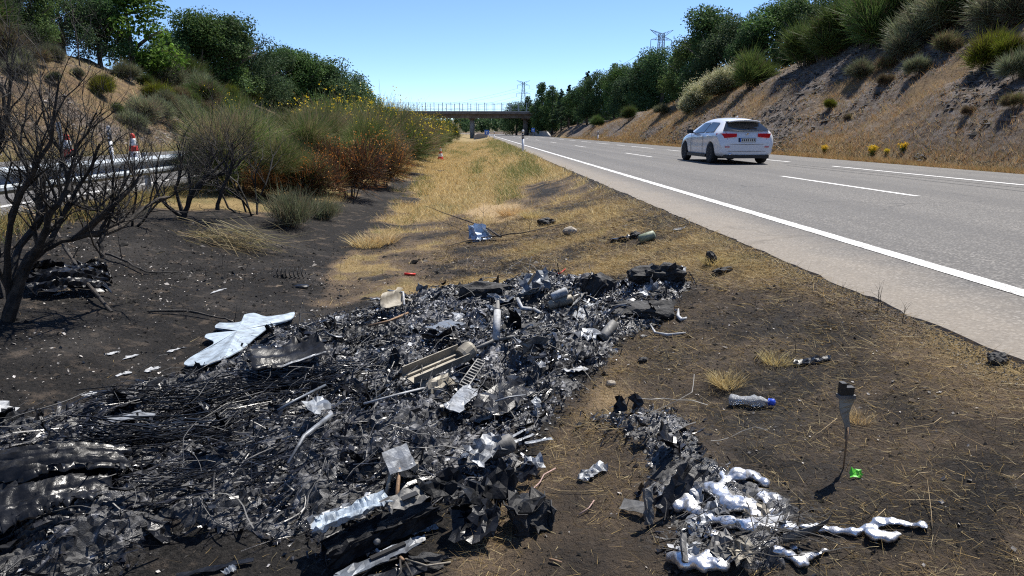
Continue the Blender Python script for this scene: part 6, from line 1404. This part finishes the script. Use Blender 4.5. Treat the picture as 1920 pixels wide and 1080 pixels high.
# ------------------------------------------------------------------ molten aluminium
def melt(label, blobs, links):
    m = MB(); W = []
    for px, py, rp in blobs:
        q = gpt(px, py); dist = (q-Vector(CAMP)).dot(Vector(FWD)); r = rp/FPX*dist*1.12; W.append((q+Vector((0, 0, r*.75)), r))
    b = sum((w[0] for w in W), Vector())/len(W); b.z -= .03
    def ball(c, r):
        bm_ = bmesh.new(); bmesh.ops.create_icosphere(bm_, subdivisions=2, radius=r); o_ = [tuple(v.co*1+c-b) for v in bm_.verts]; f_ = [[v.index for v in f.verts] for f in bm_.faces]; bm_.free()
        m.add([(x, y_, (z-(c.z-b.z))*.58+(c.z-b.z)-r*.15) for x, y_, z in o_], f_)
    for c, r in W: ball(c, r)
    for i, j in links:
        (c1, r1), (c2, r2) = W[i], W[j]; n_ = max(2, int((c2-c1).length/(.55*min(r1, r2))))
        for k_ in range(1, n_): u = k_/n_; ball(c1.lerp(c2, u), (r1+(r2-r1)*u)*(.72 if .25 < u < .75 else .85))
    o = m.build('tmp', None); rm = o.modifiers.new('r', 'REMESH'); rm.mode = 'VOXEL'; rm.voxel_size = .0065; sm = o.modifiers.new('s', 'SMOOTH'); sm.iterations = 5; sm.factor = .6
    me = baked(o); me.materials.clear(); me.materials.append(M['melt'])
    nv = len(me.vertices); co3 = np.empty(nv*3, np.float32); me.vertices.foreach_get('co', co3); co3 = co3.reshape(-1, 3); no3 = np.empty(nv*3, np.float32); me.vertices.foreach_get('normal', no3); no3 = no3.reshape(-1, 3)
    dsp = .020*(fbm(co3[:, 0]*18, co3[:, 1]*18+co3[:, 2]*14, 5)-.5)+.008*(fbm(co3[:, 0]*60, co3[:, 1]*60+co3[:, 2]*40, 6)-.5)
    me.vertices.foreach_set('co', (co3+no3*dsp[:, None]).astype(np.float32).ravel()); me.update(); me.name = 'molten_aluminium'; me.polygons.foreach_set('use_smooth', [True]*len(me.polygons))
    return lab(link('molten_aluminium', me, None, b), label, 'metal', 'puddles of re-solidified aluminium')
melt('large bright mass of molten aluminium blobs at the lower right of the wreck', [(1352, 893, 7), (1362, 908, 12), (1385, 902, 17), (1410, 902, 17), (1432, 912, 11), (1345, 932, 17), (1332, 926, 16), (1368, 958, 21), (1398, 962, 24), (1290, 948, 20), (1272, 958, 17), (1300, 968, 16), (1430, 940, 14), (1450, 944, 14), (1442, 964, 11), (1470, 950, 8),
      (1330, 982, 16), (1365, 992, 17), (1405, 1000, 20), (1440, 1000, 19), (1480, 1000, 15), (1420, 978, 13), (1300, 1000, 13), (1340, 1010, 13)],
     [(0, 1), (1, 2), (2, 3), (3, 4), (1, 5), (5, 6), (5, 7), (9, 10), (9, 11), (12, 13), (12, 14), (13, 15), (8, 21), (16, 17), (17, 18), (18, 19), (19, 20), (11, 16), (14, 21), (16, 22), (22, 23), (21, 18)])
melt('arm of molten aluminium running right to two shiny blobs', [(1505, 992, 8), (1530, 996, 10), (1562, 1003, 9), (1600, 1004, 8), (1630, 998, 11), (1650, 990, 15), (1672, 988, 13), (1640, 1014, 17), (1660, 1018, 17), (1682, 1006, 10), (1700, 992, 10), (1728, 992, 12)], [(0, 1), (1, 2), (2, 3), (3, 4), (4, 5), (5, 6), (4, 7), (7, 8), (8, 9), (6, 10), (10, 11)])
melt('lower tongue of molten aluminium ending in a round drop', [(1425, 1034, 6), (1455, 1038, 9), (1480, 1048, 11), (1500, 1062, 17), (1514, 1052, 15), (1528, 1046, 9), (1548, 1040, 9), (1488, 1034, 9)], [(0, 1), (1, 2), (2, 3), (3, 4), (4, 5), (5, 6)])
melt('molten aluminium crust at the bottom edge left of the tongue', [(1262, 1056, 13), (1285, 1066, 20), (1320, 1072, 22), (1350, 1068, 19), (1368, 1048, 14), (1335, 1052, 15)], [(0, 1), (1, 2), (2, 3), (3, 4), (4, 5)])
P_ = [gpt(1468, 1012, .03), gpt(1500, 1005, .05), gpt(1530, 994, .07), gpt(1552, 978, .11), gpt(1561, 962, .17)]; b_ = P_[0].copy(); V = []; F = []
for i, p_ in enumerate(P_):
    w_ = [.055, .06, .04, .022, .004][i]; u_ = Vector((-.25, -.35, .9)).normalized()*w_*.5
    V += [p_-b_-u_, p_-b_+u_, p_-b_+u_+Vector((.002, .004, 0)), p_-b_-u_+Vector((.002, .004, 0))]
    if i: k_ = (i-1)*4; F += [(k_+q, k_+(q+1) % 4, k_+4+(q+1) % 4, k_+4+q) for q in range(4)]
lab(MB().add(V, F).build('steel_offcut', M['grey_metal'], None, True, loc=b_), 'thin curved steel blade rising from the molten metal', 'blade')
panel('charred_plank', 'upright charred plank at the left end of the molten metal', 'plank', (1220, 985), (1216, 915), .035, 'grey_metal', 20, .006, .02, .14, 8, 3, thick=.015)
panel('charred_plank', 'black standing sheet behind the molten metal', 'plank', (1235, 960), (1300, 880), .08, 'char_sheet', 60, .012, .05, .10, 8, 4)
panel('grey_plate', 'flat olive grey plate left of the upright charred plank', 'plate', (1166, 944), (1212, 954), .05, 'grey_metal', 30, .002, .03, .04, 5, 3, ragged=.04)
panel('burnt_timber', 'ashy grey stick standing between the molten blobs', 'stick', (1286, 1052), (1282, 1000), .02, 'grey_metal', 20, .003, .06, .10, 6, 2, thick=.012)
for i, (px, py, w_) in enumerate([(1300, 930, .10), (1340, 955, .09), (1385, 930, .08), (1415, 955, .10), (1450, 975, .09), (1310, 985, .10), (1350, 1020, .11), (1390, 1035, .10), (1290, 1035, .09), (1255, 925, .09), (1270, 905, .08)]):
    panel('clinker_crust', f'ashy grey crumpled crust between the molten blobs, {ORD[i]} of the crusts', 'crust', (px-20, py+6), (px+20, py-6), w_, ['white_soot', 'bare_alu', 'grey_metal', 'tan_metal'][i % 4], rw.uniform(-10, 20), .014, .035, .045, 6, 5, group='crusts in the molten metal', ragged=.3)
mbw = MB()
for i in range(80):
    c = gpt(rw.uniform(1240, 1500), rw.uniform(960, 1040), rw.uniform(.03, .10)); a = rw.gauss(0.05, .45); d = Vector((math.cos(a), math.sin(a), rw.gauss(0, .12))); L = rw.uniform(.08, .26); P = []
    for k in range(5): P.append(c.copy()); d = (d+Vector((rw.gauss(0, .2), rw.gauss(0, .2), rw.gauss(0, .18)))).normalized(); c = c+d*L/5
    mbw.tube(P, rw.uniform(.0010, .0022), 3, False)
lab(mbw.build('wire_tangle', M['burnt'], None), 'dark tangle of thin wires over the molten aluminium', 'wire', kind='stuff')

# ------------------------------------------------------------------ lone things on the ground
p1, p2 = gpt(1368, 749, .034), gpt(1444, 754, .030); L_, rot_ = frame(p1, p2); t = thing('plastic_bottle', 'crushed clear plastic bottle with blue cap on the burnt ground', 'bottle', (p1+p2)/2, rot_)
pm_, nt, p, out = newmat('clear_plastic'); p.inputs['Base Color'].default_value = (.86, .89, .92, 1); p.inputs['Roughness'].default_value = .18; p.inputs['Transmission Weight'].default_value = .72; p.inputs['IOR'].default_value = 1.25
nt.links.new(bump_n(nt, noise_n(nt, 60, 4, .7, objcoord(nt)), .8, .01), p.inputs['Normal'])
mt = Matrix.Rotation(math.pi/2, 4, 'Y'); mb = MB(); r = .034; seg = 18
mb.lathe([(r*.5, -L_/2), (r*.95, -L_/2+.01), (r, -L_/2+.03), (r*.9, -L_*.22), (r*1.0, -L_*.1), (r*.82, 0), (r*.98, L_*.10), (r*.72, L_*.2), (r*.95, L_*.27), (r*.8, L_*.36), (r*.42, L_*.44), (r*.40, L_*.5)], seg, mt)
mb.v = [(x, y_*(1+.25*math.sin(x*60)), z*(.72+.20*math.sin(x*45+y_*30))) for x, y_, z in mb.v]; mb.build('bottle_body', pm_, t, True)
MB().lathe([(.015, L_*.5), (.017, L_*.505), (.017, L_*.5+.018), (.014, L_*.5+.022)], 14, mt).build('cap', M['blue_cap'], t, True); MB().lathe([(.019, L_*.47), (.019, L_*.48)], 14, mt).build('neck_ring', M['blue_cap'], t, True)
bp = gpt(1581, 880); t = thing('torn_stake', 'upright torn metal stake with a dark clamp on top', 'stake', bp)
MB().tube([(0, 0, -.04), (0, .0, .10), (.004, .01, .17)], [.002, .004, .006], 6).build('pin', M['rust'], t, True)
V = []; F = []
for i, u in enumerate(np.linspace(0, 1, 9)):
    w_ = .006+.022*u**.8; a = .4*math.sin(u*4); z = .12+.17*u; cx, cy_ = .004+.006*math.sin(u*7)-.012*u, .01+.01*u
    V += [(cx-w_*math.cos(a), cy_-w_*math.sin(a), z), (cx+w_*math.cos(a), cy_+w_*math.sin(a), z), (cx+w_*math.cos(a), cy_+w_*math.sin(a)+.005, z), (cx-w_*math.cos(a), cy_-w_*math.sin(a)+.005, z)]
    if i: b_ = (i-1)*4; F += [(b_+q, b_+(q+1) % 4, b_+4+(q+1) % 4, b_+4+q) for q in range(4)]
MB().add(V, F).build('blade', M['tan_metal'], t); MB().box((-.012, .02, .298), (.066, .03, .014)).build('collar', M['grey_metal'], t); mb = MB(); mb.box((-.03, .02, .33), (.02, .026, .05)); mb.box((-.012, .02, .322), (.05, .024, .03)); mb.build('clamp', M['black_plastic'], t)
panel('green_scrap', 'small bright green plastic scrap on the burnt slope', 'scrap', (1594, 892), (1616, 886), .045, 'green_scrap', 55, .006, .018, .020, 4, 3, ragged=.3)
MB_ = rod('red_plastic_piece', 'small flat red plastic piece behind the wreck', 'plastic', [(758, 514, .015), (779, 515, .012)], .016, 'red_plastic', 8)
rod('red_strap', 'thin red strap in the grass behind the wreck', 'strap', [(1020, 512, .02), (1036, 511, .02), (1050, 513, .02), (1060, 505, .02)], .006, 'red_plastic', 5)
q = gpt(897, 452, .0); t = thing('crumpled_box', 'crumpled pale blue container under the dry branch', 'container', q, (0, 0, .2))
for i, (loc, rot, L_, W_) in enumerate([((-.06, 0, .12), (0, 1.3, .1), .22, .22), ((.06, -.04, .07), (.5, .15, .2), .26, .18), ((0, .08, .12), (1.4, 0, .1), .26, .2), ((.14, .02, .12), (.1, .9, .3), .14, .16), ((.0, -.09, .05), (1.2, 0, .0), .24, .10)]):
    Vv, Ff = crumpled(L_, W_, 5, 4, .014, 90+i, thick=.004, ragged=.12); MB().add(Vv, Ff).build('side', M['pale_blue'] if i != 3 else M['white_soot'], t, loc=loc, rot=rot)
lump('stone', 'rounded pale stone on the scorched verge', 'stone', 1069, 434, (.19, .15, .13), 'stone', 14, .2); lump('charred_clod', 'dark charred clod above the rounded pale stone', 'clod', 1025, 417, (.24, .16, .12), 'char_matt', 15, .7)
lump('stone', 'small brown stone on bare soil right of the wreck', 'stone', 1146, 720, (.06, .05, .04), 'stone', 16, .3); lump('stone', 'dark small stone between wreck and bottle', 'stone', 1205, 676, (.06, .05, .035), 'char_matt', 17, .4); lump('stone', 'small dark stone below the grey canister', 'stone', 1206, 632, (.05, .04, .03), 'grey_metal', 18, .3)
panel('charred_strip', 'black flat strip in the grass left of the olive canister', 'strip', (1145, 448), (1182, 446), .10, 'char_sheet', 8, .02, .03, .03, 6, 3)
cyl('olive_canister', 'olive green crumpled canister lying on the scorched verge', (1200, 450), (1226, 440), .05, 'olive_plastic', .05)
lump('charred_clod', 'small black clod between the flat strip and the olive canister', 'clod', 1192, 441, (.12, .1, .08), 'char_matt', 19, .6)
panel('grey_scrap', 'small grey scrap near the asphalt edge', 'scrap', (1262, 430), (1282, 428), .10, 'grey_plate', 10, .01, .02, .02, 4, 3)
panel('charred_strip', 'flat black strip on the burnt slope above the bottle', 'strip', (1490, 680), (1558, 670), .05, 'char_sheet', 6, .008, .018, .018, 9, 3)
lump('charred_clod', 'black burnt tuft at the asphalt edge near the right border', 'clod', 1870, 672, (.10, .08, .06), 'char_matt', 20, .5); lump('charred_clod', 'black stub in the scorched grass near the road', 'clod', 1334, 486, (.10, .08, .14), 'char_matt', 21, .7); lump('charred_clod', 'small black clump below the black stub near the road', 'clod', 1356, 508, (.20, .10, .06), 'char_matt', 22, .8)
bp = gpt(545, 515, .04); mb = MB(); mb.tube([(.09*(a/6.28-3.5)*.5, .05*math.cos(a), .05*math.sin(a)+.02) for a in np.linspace(0, 44, 130)], .006, 5); lab(mb.build('coil_spring', M['char_matt'], None, True, loc=bp), 'black coil spring lying in the scorched grass', 'spring')
lump('dark_disc', 'flat dark disc below the coil spring', 'disc', 564, 537, (.17, .12, .04), 'char_sheet', 24, .15)
# black wreck part behind the burnt shrub
for i, (a, b, W, rl, lf, ds) in enumerate([((55, 520), (200, 520), .30, 35, .16, 'large glossy black bumper like shell under the large burnt shrub'), ((30, 500), (120, 495), .22, -20, .20, 'crumpled black sheet at the left of the bumper like shell'), ((150, 512), (210, 505), .22, 60, .14, 'torn black end piece at the right of the bumper like shell')]):
    panel('charred_shell', ds, 'shell', a, b, W, 'char_sheet', rl, .012, lf, lf, 26, 14, bend=-.06, pleat=.02, pn=2.5)
panel('white_scrap', 'white crumpled scrap cut off by the left edge of the photo', 'scrap', (-14, 775), (18, 758), .10, 'white_soot', 20, .02, .05, .05, 5, 4)
for i, (px, py, w_) in enumerate([(246, 668, .10), (284, 692, .12), (212, 662, .07), (168, 738, .10), (192, 752, .06), (112, 550, .05), (410, 544, .07), (330, 655, .05), (232, 700, .06)]):
    panel('ash_patch', f'flat whitish ash patch on the burnt ground, {ORD[i]} of those left of the wreck', 'ash', (px-12, py+4), (px+12, py-3), w_*.6, 'white_soot', 2, .004, .008, .008, 6, 4, group='ash patches left of the wreck', ragged=.4)
# wires and stalks on the right-hand ground
rod('loose_wire', 'pinkish wire looping over bare ground right of the heap front', 'wire', [(940, 940, .01), (985, 932, .015), (1012, 905, .02), (1020, 890, .02), (1042, 878, .01)], .0035, 'copper_wire', 5)
rod('straw_stalk', 'long pale straw stalk lying right of the pinkish wire', 'straw', [(1025, 915, .02), (1050, 921, .01), (1090, 922, .01), (1132, 921, .012)], .002, 'straw_stalk', 5); rod('straw_stalk', 'short reddish stalk below the long straw stalk', 'straw', [(1086, 966, .01), (1104, 954, .015), (1114, 940, .012)], .0028, 'copper_wire', 5)
rod('twig', 'small reddish brown twig at the bottom centre right', 'twig', [(1030, 1050, .01), (1042, 1052, .012), (1053, 1056, .008)], .005, 'rust', 5)
for i, ps in enumerate([[(1685, 938, .01), (1720, 938, .015), (1766, 939, .01)], [(1748, 998, .01), (1746, 960, .02), (1738, 900, .06), (1722, 888, .09)], [(1618, 1000, .01), (1640, 975, .02), (1660, 956, .02)], [(1510, 830, .01), (1540, 808, .02), (1570, 785, .02)], [(1560, 790, .01), (1660, 812, .02), (1750, 795, .02), (1765, 783, .01)], [(1705, 905, .01), (1722, 888, .02), (1745, 886, .01)], [(1880, 890, .01), (1905, 900, .02), (1925, 885, .03)]]):
    rod('straw_stalk', ['straight pale stalk lying on the right burnt slope', 'tall bent pale stalk near the bottom right', 'pale stalk pointing at the shiny molten blobs', 'pale stalk pointing at the torn stake from the left', 'long thin stalk curving right of the torn stake', 'bent stalk above the tall bent one at the right', 'short stalk at the right edge of the photo'][i], 'straw', ps, .0013, 'straw_stalk', 4, 'pale stalks on the right burnt slope')
# torn fragments of many sizes through the heap
FR = []
for k in range(8):
    Vv, Ff = crumpled(rw.uniform(.12, .26), rw.uniform(.04, .10), 6, 4, .010, 800+k, bend=rw.uniform(-.03, .05), ragged=.3, folds=.03); me = MB().add(Vv, Ff).mesh('fragment', M['char_sheet'] if k % 3 == 0 else M['char_dull']); FR.append(me)
LMK = []; X, Y, Z = heap_pts(230, extra=thin_b); zt_ = left_w(X, Y)
for i in range(len(X)):
    me = FR[i % 8]; far = zt_[i] < .5
    o = link('charred_fragment', me, None, (X[i], Y[i], Z[i]+rw.uniform(.02, .09)), (rw.gauss(0, .55), rw.gauss(0, .45), SANG+rw.gauss(0, .7)), [rw.uniform(.4, 1.0)]*3)
    grey_ = rw.random() < (.42 if far else .10)
    if grey_: o.material_slots[0].link = 'OBJECT'; o.material_slots[0].material = M[rw.choice(['grey_plate', 'grey_metal', 'bare_alu'])]
    LMK.append((o, grey_))
marks = [((120, 880), 'by the pleated sheets at the left edge'), ((450, 640), 'beside the pale melted panel'), ((540, 670), 'beside the ribbed black panel'), ((330, 800), 'in the strand fan'), ((820, 690), 'beside the beige rail'), ((930, 600), 'at the white pipe'), ((740, 565), 'by the beige shell'), ((1050, 560), 'around the two cylinders'),
         ((1138, 622), 'by the grey canister'), ((1215, 520), 'at the far right lumps'), ((870, 745), 'around the long grey plate'), ((600, 760), 'near the small blue plate'), ((700, 960), 'behind the crumpled beam'), ((900, 840), 'around the crumpled housing'), ((900, 950), 'among the black fins'), ((560, 870), 'in the front middle strands'),
         ((150, 1000), 'at the bottom left'), ((400, 940), 'at the front edge left of the beam'), ((1180, 810), 'in the small right heap'), ((1280, 930), 'beside the molten metal'), ((700, 640), 'by the rusty tan rod')]
MP = np.array([gpt(*m_[0])[:2] for m_ in marks]); byk = {}
for o, g_ in LMK:
    j = int(np.argmin(np.hypot(MP[:, 0]-o.location.x, MP[:, 1]-o.location.y))); byk.setdefault((j, g_), []).append(o)
for (j, g_), L in byk.items():
    L.sort(key=lambda o: proj(o.location)[0])
    for i, o in enumerate(L):
        kd = 'torn grey metal fragment' if g_ else 'torn charred black fragment'
        lab(o, f'{kd} {marks[j][1]}'+(f', {ORD[i]} from the left' if len(L) > 1 else ''), 'fragment', ('grey' if g_ else 'black')+' fragments in the heap')
